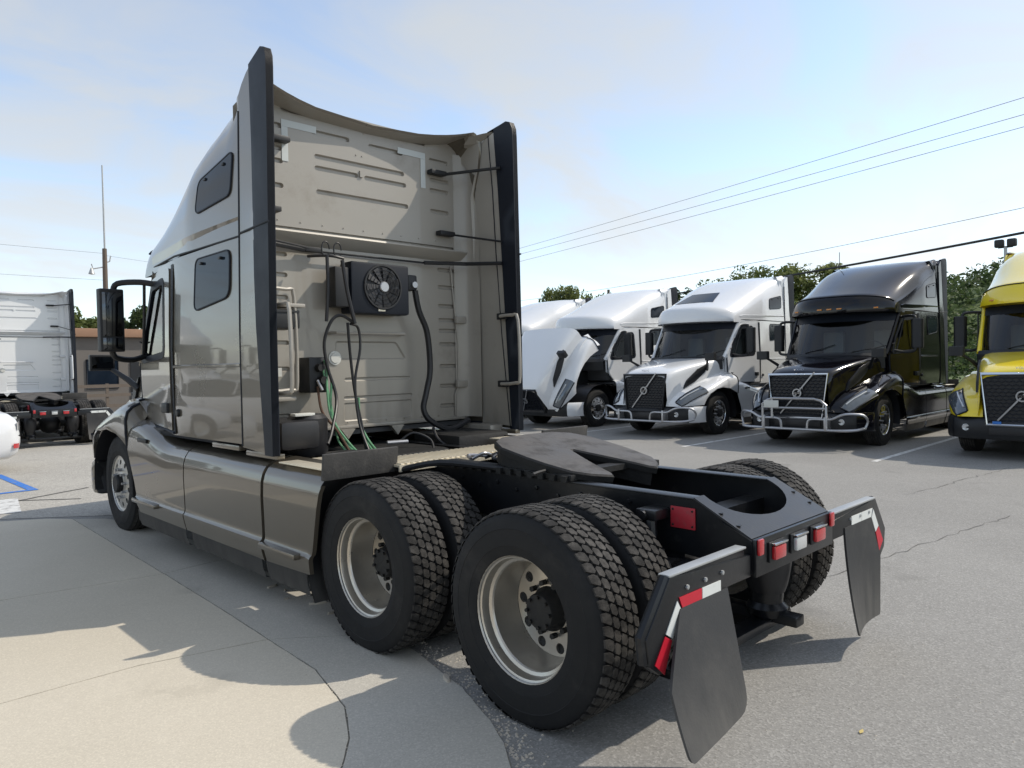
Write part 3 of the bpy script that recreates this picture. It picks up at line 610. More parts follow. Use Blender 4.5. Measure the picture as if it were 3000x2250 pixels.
for s in (-1, 1):
    rg = [[fpt(y, i, s) for i in range(8)] for y in fy]
    rg.append([(x*.99, 7.40, .70) for x, y, z in rg[-1]])
    lip = [[(p[0][0]-s*.05, p[0][1], p[0][2]+.02)]+p for p in rg]
    Hd('fender', G().loft(lip), PAINT, ang=50)
    Hd('cowl_panel', G().loft([[fpt(5.425, i, s, -.004) for i in (1, 2, 3, 4, 5, 6, 7)], [(s*(1.235-.03*i), 5.30, z) for i, z in enumerate((1.0, 1.10, 1.16, 1.20, 1.22, 1.26, 1.40))]]), PAINT)
    Hd('fender_seam', G().tube([fpt(5.43, i, s, .004) for i in range(8)], .013, 6), 'black_trim')
    hl = G(); hl.loft([[fpt(y, i, s, .012) for i in (2.6, 3.2, 4, 4.6, 5.2, 5.8)] for y in (6.72, 6.9, 7.05, 7.18, 7.28, 7.34, 7.37)])
    Hd('headlight', hl, 'headlight')
    Hd('headlight_trim', G().tube([fpt(y, 2.6, s, .014) for y in (6.72, 6.9, 7.05, 7.18, 7.28, 7.37)]+[fpt(7.37, i, s, .014) for i in (4, 5, 5.8)]+[fpt(y, 5.8, s, .014) for y in (7.28, 7.1, 6.9, 6.72)], .014, 6), 'black_trim')
    Hd('daytime_lamp', G().tube([fpt(y, 4.9, s, .018) for y in (6.85, 7.0, 7.15, 7.3)], .016, 6), 'lens_clear')
    # black intake slash on the hood flank
    def hf(y, z, d, s=s):
        W, Z = tab(HW, y), tab(HZ, y); return (s*(W+.050-.09*max(0, (z-1.25))-d), y, z)
    Hd('intake', sheet(rpoly([(6.98, 1.08), (6.86, 1.27), (6.50, 1.52), (6.15, 1.64), (6.30, 1.44), (6.62, 1.24)], .02), hf, thick=.05, grid=.08, edge=.05), 'black_plastic')
    Hd('side_badge', sheet([(7.08, .90), (7.22, .90), (7.22, .93), (7.08, .93)], lambda y, z, d, s=s: (s*(tab(HW, y)+.045-d), y, z), thick=.01), 'black_plastic')
    hm = G().loft([[(s*1.16+a*.125, 6.52+b*.06, z) for a, b in ((-1, -1), (1, -1), (.9, .8), (-.9, .8))] for z in (1.71, 1.72, 1.875, 1.885)], True, True)
    Hd('hood_mirror', hm, 'black_plastic', bevel=.015)
    Hd('hood_mirror_glass', G().box((s*1.16-.105, 6.457, 1.735), (s*1.16+.105, 6.461, 1.86)), 'mirror_glass')
    Hd('hood_mirror_arm', G().tube([(s*1.10, 6.52, 1.75), (s*1.04, 6.45, 1.70), (s*.95, 6.3, 1.60), (s*.88, 6.2, 1.50)], [.02, .026, .032, .036], 8), 'black_plastic')
gz = lambda z: 7.435+.03*(1.1-z)
Hd('grille_panel', G().prism([(-.55, 1.39), (.55, 1.39), (.475, .60), (-.475, .60)], lambda x, z: (x, gz(z)-.02, z), lambda x, z: (x, gz(z)-.05, z)), 'hose_black')
gm = G()
for r_ in range(13):
    z = .645+r_*.058; hw_ = .465+.075*(z-.62)/.78; n = 22
    top = []; bot = []
    for i in range(n+1):
        x = -hw_+2*hw_*i/n; zz2 = z+(.014 if (i+r_) % 2 else -.014); top.append((x, gz(z)+.004, zz2+.006)); bot.append((x, gz(z)+.004, zz2-.006))
    gm.loft([[(a, b-.02, c) for a, b, c in top], top, bot, [(a, b-.02, c) for a, b, c in bot]])
struct(Hd('grille_mesh', gm, 'black_trim'), 'stuff')
Hd('grille_frame', G().tube([(-.57, gz(1.41), 1.41), (.57, gz(1.41), 1.41), (.485, gz(.58), .58), (-.485, gz(.58), .58)], .032, 8, True), 'grille_frame')
Hd('emblem_bar', G().box((-.012, .0, -.52), (.012, .012, .52), Matrix.Translation((0.0, 7.45, 1.05)) @ Matrix.Rotation(R(-40), 4, 'Y')), 'steel_bar')
Hd('emblem_ring', G().lathe([(-.005, .062), (.022, .066), (.022, .088), (-.005, .092)], 32, 'y', (0, 7.45, 1.05)), 'steel_bar')
Hd('emblem_arrow', G().prism([(-.055, .055), (-.105, .105), (-.105, .06), (-.115, .115), (-.06, .105)], lambda x, z: (x, 7.452, 1.05+z), lambda x, z: (x, 7.468, 1.05+z)), 'steel_bar')
fc = bpy.data.curves.new('emblem_text', 'FONT'); fc.body = 'VOLVO'; fc.size = .042; fc.extrude = .004; fc.align_x = 'CENTER'; fc.align_y = 'CENTER'
fo_ = bpy.data.objects.new('emblem_text_tmp', fc); col.objects.link(fo_)
dg = bpy.context.evaluated_depsgraph_get(); tm = bpy.data.meshes.new_from_object(fo_.evaluated_get(dg)); bpy.data.objects.remove(fo_)
te = bpy.data.objects.new('emblem_lettering', tm); col.objects.link(te); te.parent = hood; tm.materials.clear(); tm.materials.append(MT['chrome'])
te.location = (0, 7.475-PV[1], 1.05-PV[2]); te.rotation_euler = (R(90), 0, R(180))
Hd('emblem_band', G().box((-.075, 7.455, 1.028), (.075, 7.468, 1.072)), 'black_trim')
te2 = te.copy(); col.objects.link(te2); te2.name = 'hood_lettering'; te2.location = (0, 7.385-PV[1], 1.50-PV[2]); te2.rotation_euler = (R(50), 0, R(180)); te2.scale = (1.5, 1.5, 1)

# --- bumper
BP = [(0, 7.46), (.3, 7.455), (.6, 7.43), (.85, 7.36), (1.02, 7.23), (1.12, 7.09), (1.175, 6.93), (1.19, 6.82), (1.175, 6.76), (1.06, 6.735)]
def bump(p0, p1):
    h = BP[p0:p1]; return [(-x, y) for x, y in h[::-1]]+[(x, y) for x, y in h if x > 0]
prof_b = [(.33, -.10), (.335, -.03), (.37, .0), (.52, .012), (.60, .005), (.66, -.02), (.69, -.06)]
bp = P('bumper', G().loft([[(x*(1+o*.15), y+o, z) for x, y in bump(0, 10)] for z, o in prof_b]), 'black_plastic', ang=40)
for s in (-1, 1):
    P('bumper_corner', G().loft([[(s*(x*(1+o*.15)+.006), y+o+.006, z) for x, y in BP[4:]] for z, o in prof_b[1:]]), 'paint_corner', bp, ang=40)
    P('fog_lamp', G().lathe([(.0, .0), (.012, .05), (.0, .06)], 16, 'y', (s*.80, 7.385, .52)), 'lens_clear', bp)
P('air_slot', G().box((-.45, 7.45, .42), (.45, 7.475, .54)), 'hose_black', bp, bevel=.01)
P('engine_core', G().box((-.42, 5.62, .55), (.42, 7.15, 1.5)), 'grime', bevel=.06)

# --- lower side fairings
PRF = [(.34, 1.235), (.40, 1.25), (.455, 1.262), (.478, 1.262), (.492, 1.246), (.52, 1.243), (.8, 1.25), (.90, 1.246), (.96, 1.23), (1.0, 1.205), (1.03, 1.165), (1.05, 1.10), (1.062, 1.02)]
PQ = [0.]
for (z1, x1), (z2, x2) in zip(PRF, PRF[1:]): PQ.append(PQ[-1]+math.hypot(z2-z1, x2-x1))
ZQ = [(z, q) for (z, x), q in zip(PRF, PQ)]; QZ = [(q, z) for z, q in ZQ]; QX = [(q, x) for (z, x), q in zip(PRF, PQ)]
def fairq(s):
    def f(y, q, d):
        z = tab(QZ, q); return (s*(tab(QX, q)-d), y, z+.17*sm((y-4.3)/1.0)*sm((z-.5)/.5))
    return f
def fair(s): return lambda y, z, d: fairq(s)(y, tab(ZQ, z), d)
def toq(pl): return [(y, tab(ZQ, z)) for y, z in pl]
for s in (-1, 1):
    pk1 = rpoly([(4.50, .57), (5.02, .56), (5.06, .86), (4.56, .84)], .05); pk3 = rpoly([(2.02, .53), (2.36, .53), (2.33, .80), (2.05, .80)], .05)
    for poly, lp in (([(3.975, .34), (5.13, .34), (5.25, .60), (5.41, .80), (5.41, 1.06), (5.1, 1.062), (3.975, 1.062)], []),
                     ([(2.53, .34), (3.955, .34), (3.955, 1.062), (2.53, 1.062)], []),
                     ([(1.87, .36), (2.485, .34), (2.485, 1.062), (1.70, 1.062), (1.70, 1.0), (1.80, .62)], [])):
        P('fairing_panel', sheet(toq(poly), fairq(s), [(toq(l_[0]), l_[1], l_[2]) for l_ in lp], grid=(.10, .0155), thick=.03, edge=.0155), PAINT, ang=30)
    P('fairing_gap', G().loft([[fair(s)(y, z, .022) for z in (.34, .5, .7, .9, 1.0, 1.05)] for y in (2.475, 2.54)]), 'hose_black')
    P('fairing_gap', G().loft([[fair(s)(y, z, .02) for z in (.34, .5, .7, .9, 1.0, 1.05)] for y in (3.95, 3.98)]), 'hose_black')
    for a, b in ((4.55, 5.16), (1.96, 2.48)):
        P('step', G().box((s*1.262-.045, a, .445), (s*1.262+.03, b, .487)), PAINT, bevel=.014)
    P('slot', G().box((s*1.245-.012, 4.86, 1.02), (s*1.245+.008, 5.10, 1.06)), 'black_plastic', bevel=.008)
    for a, b in ((1.93, 2.50), (2.57, 3.86), (4.0, 5.2)):
        P('skirt', G().loft([[(s*x, y, z) for y in (a, (a+b)/2, b)] for x, z in ((1.232, .36), (1.225, .27), (1.20, .20), (1.17, .195))]), 'black_plastic')
    arc = [(1.32+.60*math.cos(a), .5+.60*math.sin(a)) for a in [R(-32+i*8) for i in range(12)]]
    P('quarter_fender', G().loft([[(s*x, y, z) for y, z in arc] for x in (1.23, 1.235, .66)]), 'black_plastic')
    P('fuel_tank', G().cyl((s*.9, 2.4, .66), (s*.9, 4.9, .66), .27, 20), 'frame_black')
    P('mud_guard', G().box((s*.99-.28, -.012, -.085), (s*.99+.28, .012, .085), Matrix.Translation((0, 1.63, 1.08)) @ Matrix.Rotation(R(8), 4, 'X')), 'rubber_grey', bevel=.006)
    P('tread_plate', G().box((s*.99-.22, 1.70, 1.045), (s*.99+.20, 2.32, 1.055)), 'tread_alu', bevel=.003)

# --- chassis
RAIL = [(6.9, 1.02), (-.47, 1.02), (-.775, .862), (-.775, .715), (-.35, .74), (6.9, .74)]
for s in (-1, 1):
    rl = P('frame_rail', G().prism(RAIL, lambda y, z: (s*.430, y, z), lambda y, z: (s*.420, y, z)), 'frame_black')
    P('flange', G().prism([(6.9, 1.02), (-.47, 1.02), (-.775, .862), (-.775, .852), (-.47, 1.010), (6.9, 1.010)], lambda y, z: (s*.432, y, z+.002), lambda y, z: (s*.345, y, z+.002)), 'frame_black', rl, bevel=.003)
    P('flange', G().prism([(6.9, .742), (-.35, .742), (-.775, .717), (-.775, .727), (-.35, .752), (6.9, .752)], lambda y, z: (s*.429, y, z), lambda y, z: (s*.35, y, z)), 'frame_black', rl)
    for i in range(14): P('bolt', G().lathe([(0, .013), (s*.012, .013), (s*.014, 0)], 6, 'x', (s*.43, -.25+i*.17, .96 if i % 2 else .93)), 'frame_black', rl)
    P('slider_rail', G().box((s*.39-.05, .32, 1.024), (s*.39+.05, 1.45, 1.06)), 'grime', rl, bevel=.004)
    for i in range(12): P('slider_tooth', G().box((s*.45-.015, .34+i*.09, 1.02), (s*.45+.015, .38+i*.09, 1.055)), 'grime', rl)
    P('placard', G().box((s*.437-.004, -.482, .865), (s*.437+.004, -.342, .972)), 'placard_red', rl, bevel=.002)
    for yy in (-.468, -.356):
        for z in (.88, .957): P('placard_bolt', G().lathe([(0, .006), (s*.006, .004), (s*.006, 0)], 8, 'x', (s*.441, yy, z)), 'grime', rl)
    sk = P('shock_absorber', G().tube([(s*.52, -.27, .93), (s*.55, -.30, .60), (s*.57, -.33, .33)], [.034, .04, .03], 10), 'frame_black')
    P('shock_mount', G().box((s*.43, -.33, .905), (s*.56, -.21, .96)), 'frame_black', sk, bevel=.012)
    P('shock_pin', G().lathe([(-.03, .0), (-.03, .026), (.05, .026), (.05, 0)], 10, 'x', (s*.55, -.26, .93)), 'frame_black', sk)
    for ya in (0, 1.32):
        ab = P('air_spring', G().lathe([(.36, .0), (.36, .10), (.40, .115), (.44, .125), (.52, .138), (.60, .14), (.66, .13), (.70, .11), (.71, 0)], 24, 'z', (s*.43, ya-.42, 0)), 'hose_black')
        P('pedestal', G().lathe([(.22, .0), (.22, .10), (.27, .12), (.30, .09), (.37, .095)], 20, 'z', (s*.43, ya-.42, 0)), 'frame_black', ab)
        P('trailing_beam', G().box((s*.43-.05, ya-.62, .19), (s*.43+.05, ya+.25, .25)), 'frame_black', ab, bevel=.01)
P('radius_bar', G().box((-.62, -.48, .165), (.62, -.36, .215)), 'frame_black', bevel=.01)
for ya in (0, 1.32):
    ax = P('axle', G().cyl((-1.0, ya, .50), (1.0, ya, .50), .075, 14), 'grime')
    P('differential', G().lathe([(-.28, .0), (-.26, .08), (-.15, .19), (0, .23), (.15, .19), (.26, .08), (.28, 0)], 20, 'y', (0.05, ya, .50)), 'grime', ax)
    P('brake_chamber', G().cyl((-.5, ya-.2, .62), (-.5, ya-.42, .64), .085, 14), 'grime', ax)
for yy, z in ((.66, .86), (2.0, .86), (3.4, .86), (-.35, .80)): P('crossmember', G().box((-.42, yy-.06, z-.10), (.42, yy+.06, z+.10)), 'frame_black')
P('gearbox', G().box((-.33, 2.3, .45), (.33, 5.4, 1.02)), 'grime', bevel=.05)
P('air_tank', G().tube([(-.95, 2.62, .93), (-.93, 2.62, .93), (-.4, 2.62, .93), (-.38, 2.62, .93)], [.04, .12, .12, .04], 16), 'hose_black')
P('filter_canister', G().lathe([(0, .0), (0, .13), (.03, .15), (.28, .15), (.31, .12), (.32, 0)], 20, 'z', (-.82, 2.62, 1.04)), 'hose_black')
P('battery_cover', G().box((-1.12, 2.45, 1.10), (-.80, 2.95, 1.32)), 'hose_black', bevel=.05)
P('fluid_bottle', G().box((-.98, 2.50, 1.345), (-.82, 2.58, 1.365)), 'plate_white', bevel=.004)
for x in (-.24, .27): P('cab_mount', G().prism([(-.07, 1.175), (.07, 1.175), (.0, 1.09)], lambda a, z, x=x: (x+a, 2.98, z), lambda a, z, x=x: (x+a, 3.02, z)), 'paint_wall')
P('cab_mount_box', G().box((1.0, 2.55, .98), (1.16, 2.95, 1.14)), 'paint_wall', bevel=.01)
P('exhaust_box', G().box((.45, 2.35, .80), (1.05, 3.0, 1.10)), 'grime', bevel=.04)
H('loose_hose', [(.02, 2.6, 1.08), (.12, 2.55, 1.14), (.22, 2.45, 1.08), (.18, 2.35, .98)], .010, 'hose_black')
H('loose_hose', [(.45, 2.7, 1.15), (.42, 2.6, 1.06), (.48, 2.5, .98)], .014, 'hose_black')
P('cross_pipe', G().cyl((-.1, 2.62, 1.07), (.08, 2.58, 1.07), .018, 8), 'steel_bar')
dk = P('deck_plate', G().box((-.74, 1.56, 1.028), (.68, 1.95, 1.044)), 'tread_alu', bevel=.003)
tb = G().box((-.013, -.19, 0), (.013, .19, .010))
for i in range(29):
    if i == 0: o0 = o = P('tread_bar', tb, 'tread_alu', dk, bevel=.003)
    else: o = o0.copy(); col.objects.link(o)
    o.location = (-.71+i*.0486, 1.755, 1.0435)
P('plate_edge', G().box((-.745, 1.552, 1.0), (.685, 1.564, 1.045)), 'tread_alu', dk)
H('coiled_line', [(-.10, 1.42, 1.04), (.0, 1.38, 1.07), (.10, 1.30, 1.08), (.15, 1.2, 1.06), (.05, 1.18, 1.04), (-.12, 1.30, 1.045), (-.05, 1.36, 1.06)], .012, 'hose_black')
H('coiled_line', [(-.22, 1.45, 1.03), (-.15, 1.38, 1.08), (-.05, 1.42, 1.05), (-.18, 1.50, 1.06), (-.25, 1.40, 1.05)], .012, 'steel_bar')
P('wheel_arch_bar', G().tube([(-.72, 1.58, 1.01), (-.6, 1.3, 1.07), (-.45, .95, 1.05), (-.40, .80, 1.04)], [.02, .022, .018, .014], 8, k=4), 'black_plastic')

# --- fifth wheel, tipped back
half = [(.0, .485), (.27, .475), (.40, .40), (.475, .26), (.485, .0), (.475, -.16), (.44, -.36), (.36, -.46), (.245, -.535), (.215, -.50), (.185, -.40), (.14, -.27), (.085, -.13), (.05, -.05), (.032, .0), (.018, .03), (.0, .035)]
fwp = half+[(-x, y) for x, y in half[::-1] if x > 0]
MF = Matrix.Translation((-.01, .66, 1.14)) @ Matrix.Rotation(R(10.5), 4, 'X') @ Matrix.Diagonal((.90, .90, 1, 1))
fz = lambda z: (lambda x, y, d=0: tuple(MF @ Vector((x, y, z-d))))
fifth = G(); t_ = sheet(fwp, lambda x, y, d: fz(.0)(x, y), edge=.08); fifth.add(t_.v, t_.f)
n = len(fwp); rimg = G().add([fz(0)(*p) for p in fwp]+[fz(-.010)(*inset(fwp, -.012)[i]) for i in range(n)]+[fz(-.045)(*p) for p in inset(fwp, -.008)], [(i, (i+1) % n, n+(i+1) % n, n+i) for i in range(n)]+[(n+i, n+(i+1) % n, 2*n+(i+1) % n, 2*n+i) for i in range(n)])
fwo = P('fifth_wheel', fifth, 'deck_steel', ang=25)
P('plate_rim', rimg, 'grime', fwo, ang=25)
P('underside', G().prism(inset(fwp, .02), fz(-.05), fz(-.13)), 'grime', fwo)
for s in (-1, 1):
    P('pivot_bracket', G().prism([(-.16, -.10), (.16, -.10), (.06, .01), (-.06, .01)], lambda y, z: (s*.40, .62+y, 1.09+z-.0), lambda y, z: (s*.34, .62+y, 1.09+z)), 'grime', fwo)
    P('pivot_pin', G().cyl((s*.33, .62, 1.09), (s*.42, .62, 1.09), .028, 12), 'grime', fwo)
P('release_handle', G().tube([(-.30, .52, 1.08), (-.52, .50, 1.07), (-.60, .47, 1.07)], .011, 6), 'grime', fwo)
P('slider_cross', G().box((-.34, .36, 1.03), (.34, .46, 1.065)), 'grime', fwo); P('slider_cross', G().box((-.34, .82, 1.03), (.34, .94, 1.065)), 'grime', fwo)

# --- tail
def tailmap(x, v, d=0): return (x, -.47-.305*v, 1.026-.158*v-d)
cut = [(-.335, .0)]+[(-.335+.0*i, .02) for i in ()]+[(-.34*math.cos(a), .12+.58*math.sin(a)) for a in [math.pi*i/16 for i in range(0, 17)]][0:]+[(.335, .0)]
tp = [(-.43, .0)]+cut+[(.43, .0), (.43, 1.), (-.43, 1.)]
tail = P('tail_plate', sheet(tp, tailmap, edge=.06, thick=.012), 'frame_black')
P('tail_crossmember', G().box((-.435, -.80, .690), (.435, -.777, .866)), 'frame_black', tail, bevel=.006)
for s in (-1, 1):
    for v in (.42, .72): P('plate_hole', G().lathe([(0, .0), (.002, .016), (0, .017)], 12, 'z', tailmap(s*.395, v, -.001)), 'hose_black', tail)
    P('tail_gusset', G().prism([(-.78, .70), (-.78, .86), (-.62, .93), (-.52, .74)], lambda y, z: (s*.441, y, z), lambda y, z: (s*.433, y, z)), 'frame_black', tail)
    P('side_marker', G().box((s*.405-.024, -.815, .792), (s*.405+.024, -.80, .868)), 'lens_red', tail, bevel=.008)
for x, m in ((-.245, 'lens_red'), (-.015, 'lens_clear'), (.215, 'lens_red')):
    bz = P('lamp_bezel', G().box((x-.078, -.812, .738), (x+.078, -.801, .836)), 'black_plastic', tail, bevel=.012)
    P('tail_lamp', G().box((x-.058, -.832, .75), (x+.058, -.810, .818)), m, tail, bevel=.018)
    P('lamp_lip', G().box((x-.066, -.836, .822), (x+.066, -.812, .832)), 'chrome', tail, bevel=.003)
for s in (-1, 1):
    hg = P('flap_hanger', G().box((s*.81-.31, -.775, .755), (s*.81+.31, -.735, .835)), 'frame_black', bevel=.006)
    P('hanger_cap', G().box((s*.81-.31, -.782, .836), (s*.81+.315, -.728, .846)), 'galv', hg, bevel=.003)
    P('hanger_plate', G().prism([(s*.46, .70), (s*.46, .80), (s*1.12, .838), (s*1.285, .63), (s*1.265, .52), (s*1.20, .47), (s*1.04, .70)], lambda x, z: (x, -.742, z), lambda x, z: (x, -.784, z)), 'frame_black', hg, bevel=.002)
    P('hanger_end', G().tube([(s*1.12, -.755, .835), (s*1.285, -.755, .63), (s*1.27, -.755, .53)], .022, 8), 'frame_black', hg)
    seg = [((.735, .745), (.735, .692), (.885, .692), (.885, .745), 'tape_white'), ((.890, .745), (.890, .692), (1.035, .692), (1.06, .745), 'tape_red'),
           ((1.075, .735), (1.045, .690), (1.110, .592), (1.158, .622), 'tape_white'), ((1.163, .615), (1.115, .586), (1.172, .465), (1.235, .520), 'tape_red')]
    for a, b, c, d, m in seg:
        if s > 0 and m == 'tape_red' and a[0] < 1: m = 'tape_white'
        zo = 0. if s < 0 else .045
        P('reflective_tape', G().prism([(s*q[0], q[1]+zo) for q in (a, b, c, d)], lambda x, z: (x, -.7885, z), lambda x, z: (x, -.7850, z)), m, hg)
    for q in (.72, .86, 1.0): P('flap_bolt', G().lathe([(0, .011), (-.008, .010), (-.010, 0)], 6, 'y', (s*q, -.785, .775)), 'galv', hg)
    def flap(u, v, d, s=s):
        if s < 0: x = -1.22-.03*v+u*(.54-.03*v); y = -.790-.13*v-.04*v**3*(1-u)**2-.012*math.sin(math.pi*u)*v; z = .70-.475*v-.03*v*(1-u)
        else: x = .63+.03*v+u*(.56-.10*v); y = -.790-.02*v-.05*v*v*(1-u)**1.5+.02*math.sin(math.pi*u)*v; z = .74-.61*v-.005*v*(1-u)
        return (x, y+(d if s < 0 else d), z)
    fp_ = rpoly([(0, 0), (1, 0), (1, 1), (0, 1)], [.0, .0, .14 if s < 0 else .03, .05]) if True else None
    top_l = [(0, .52), (.30, .0), (1, 0), (1, 1), (0, 1)] if s < 0 else [(0, .0), (.72, .0), (1, .42), (1, 1), (0, 1)]
    fo2 = rpoly(top_l, [.0, .0, .0, .16 if s < 0 else .03, .06]); P('mud_flap', sheet(fo2, flap, grid=.08, thick=.012, edge=.06), 'mudflap', ang=60)

# --- wheels
TY = [(-.115, .292), (-.128, .300), (-.137, .33), (-.1395, .345), (-.1415, .347), (-.142, .385), (-.1405, .425), (-.1425, .428), (-.1405, .433), (-.134, .465), (-.124, .490), (-.112, .500), (-.06, .503), (0, .504), (.06, .503), (.112, .500), (.124, .490), (.134, .465), (.140, .43), (.142, .385), (.138, .335), (.128, .300), (.115, .292)]
tread = G(); NB = 58
for row in range(5):
    xc = (-.094, -.047, 0., .047, .094)[row]; wd = .0218
    for i in range(NB):
        a0 = 2*math.pi*(i+(.5 if row % 2 else 0))/NB; hl_ = math.pi/NB*.90; sk_ = .62
        shape = [(-wd, -.35), (-wd*.40, -1.0), (wd*.75, -.85), (wd, .35), (wd*.40, 1.0), (-wd*.75, .85)]
        if row == 0: shape = [(-wd*1.3, -.62), (-wd*.2, -.98), (wd*.75, -.85), (wd, .35), (wd*.40, 1.0), (-wd*1.2, .75)]
        if row == 4: shape = [(-wd, -.35), (-wd*.40, -1.0), (wd*1.2, -.75), (wd*1.3, .62), (wd*.2, .98), (-wd*.75, .85)]
        tp_, bt_ = [], []
        for x, q in shape:
            a = a0+hl_*(q+sk_*x/wd*.6)
            xx = xc+x; rr = .5165-.5*max(0, abs(xx)-.10)
            tp_.append((xx, rr*math.cos(a), rr*math.sin(a))); bt_.append((xc+x*1.1, .499*math.cos(a), .499*math.sin(a)))
        tread.add(tp_+bt_, [tuple(range(6))]+[(j, (j+1) % 6, 6+(j+1) % 6, 6+j) for j in range(6)])
def disc_holes(x0, r0, r1, nh, rh, rc, dome=0.):
    g = G(); k = 16
    for h in range(nh):
        a0 = 2*math.pi*h/nh; da = math.pi/nh; outer = []; inn = []
        for i in range(k):
            t = 2*math.pi*i/k; inn.append((rc+rh*math.cos(t), a0+rh*math.sin(t)/rc))
            c_, s_ = math.cos(t), math.sin(t); mxx = max(abs(c_), abs(s_)); cu, sv = c_/mxx, s_/mxx
            outer.append(((r1 if cu > 0 else r0) if abs(cu) > .999 else rc+(cu*(r1-rc) if cu > 0 else cu*(rc-r0)), a0+sv*da))
        f = lambda r, a: (x0+dome*(r1-r), r*math.cos(a), r*math.sin(a))
        vs = [f(*p) for p in outer]+[f(*p) for p in inn]+[(f(*p)[0]+.03, *f(*p)[1:]) for p in inn]
        g.add(vs, [(i, (i+1) % k, k+(i+1) % k, k+i) for i in range(k)]+[(k+i, k+(i+1) % k, 2*k+(i+1) % k, 2*k+i) for i in range(k)])
    return g
rim_d = G().lathe([(-.117, .292), (-.124, .297), (-.126, .303), (-.119, .305), (-.113, .300), (-.106, .284), (-.092, .280), (-.065, .277), (-.058, .262), (-.05, .257), (-.02, .257), (.03, .253), (.07, .247), (.098, .236)], 48)
rim_d.lathe([(.117, .292), (.126, .303), (.119, .300), (.10, .28), (.07, .25)], 48)
dd = disc_holes(.100, .125, .237, 10, .0265, .196); rim_d.add(dd.v, dd.f)
rim_d.lathe([(.10, .1255), (.092, .123), (.085, .118), (.085, .09)], 40)
hub_d = G().lathe([(.10, .112), (.075, .108), (.05, .094), (.015, .090), (.005, .084), (.0, .0)], 32)
for i in range(10):
    a = 2*math.pi*i/10; hub_d.cyl((.09, .128*math.cos(a), .128*math.sin(a)), (.058, .128*math.cos(a), .128*math.sin(a)), .015, 6)
for i in range(8):
    a = 2*math.pi*(i+.5)/8; hub_d.cyl((.02, .075*math.cos(a), .075*math.sin(a)), (-.010, .073*math.cos(a), .073*math.sin(a)), .010, 6)
drum = G().lathe([(.12, .0), (.12, .2), (.11, .22), (.16, .22)], 32)
rim_s = G().lathe([(-.115, .292), (-.124, .297), (-.126, .303), (-.119, .304), (-.112, .296), (-.106, .276), (-.104, .268)], 48)
ds_ = disc_holes(-.104, .125, .268, 10, .027, .225, -.12); rim_s.add(ds_.v, ds_.f)
rim_s.lathe([(-.121, .126), (-.124, .12), (-.124, .09)], 40); rim_s.lathe([(.115, .292), (.124, .303), (.10, .28), (-.06, .262)], 40)
hub_s = G().lathe([(-.12, .098), (-.165, .092), (-.178, .08), (-.18, .0)], 28)
nuts = G()
for i in range(10):
    a = 2*math.pi*(i+.5)/10; nuts.cyl((-.115, .152*math.cos(a), .152*math.sin(a)), (-.158, .152*math.cos(a), .152*math.sin(a)), .017, 8, .013)
TYS = [(a, r+.006 if r > .48 else r) for a, r in TY]
rib = [(-.112, .508)]
for c in (-.075, -.035, .0, .035, .075): rib += [(c-.006, .514), (c-.005, .500), (c+.005, .500), (c+.006, .514)]
rib += [(.112, .508)]
WH = {}
def wheel(x, y, rz, kind):
    if kind not in WH:
        if kind == 'drive':
            r_ = P('wheel', rim_d, 'rim_cream', ang=30); parts = [('tyre', G().lathe(TY, 64), 'tyre'), ('tread', tread, 'tread'), ('hub', hub_d, 'grime'), ('brake_drum', drum, 'grime')]
        else:
            r_ = P('wheel', rim_s, 'rim_alu', ang=30); parts = [('tyre', G().lathe(TYS, 64), 'tyre'), ('tread', G().lathe(rib, 64), 'tread'), ('hub', hub_s, 'grime'), ('lug_nuts', nuts, 'steel_bar'), ('brake_drum', G().lathe([(-.02, .0), (-.02, .23), (.12, .23)], 32), 'grime')]
        for nm, g, m in parts:
            o = obj(nm, g, m, r_, ang=30)
            if nm == 'tread' and kind == 'drive': o['kind'] = 'stuff'
        WH[kind] = r_
    else: r_ = copy_tree(WH[kind], T)
    r_.location = (x, y, .502); r_.rotation_euler = (random.uniform(0, 6), 0, rz); return r_
for ya in (0, 1.32):
    for s in (-1, 1):
        wheel(s*1.065, ya, 0 if s < 0 else math.pi, 'drive'); wheel(s*.735, ya, math.pi if s < 0 else 0, 'drive')
for s in (-1, 1): wheel(s*1.00, 6.1, 0 if s < 0 else math.pi, 'steer')
P('steer_axle', G().cyl((-.95, 6.1, .48), (.95, 6.1, .48), .06, 12), 'grime')
for s in (-1, 1): P('wheel_well', G().loft([[(s*x, 6.1+.66*math.cos(R(a)), .5+.62*math.sin(R(a))) for a in range(-12, 193, 12)] for x in (1.2, .45)]), 'hose_black')
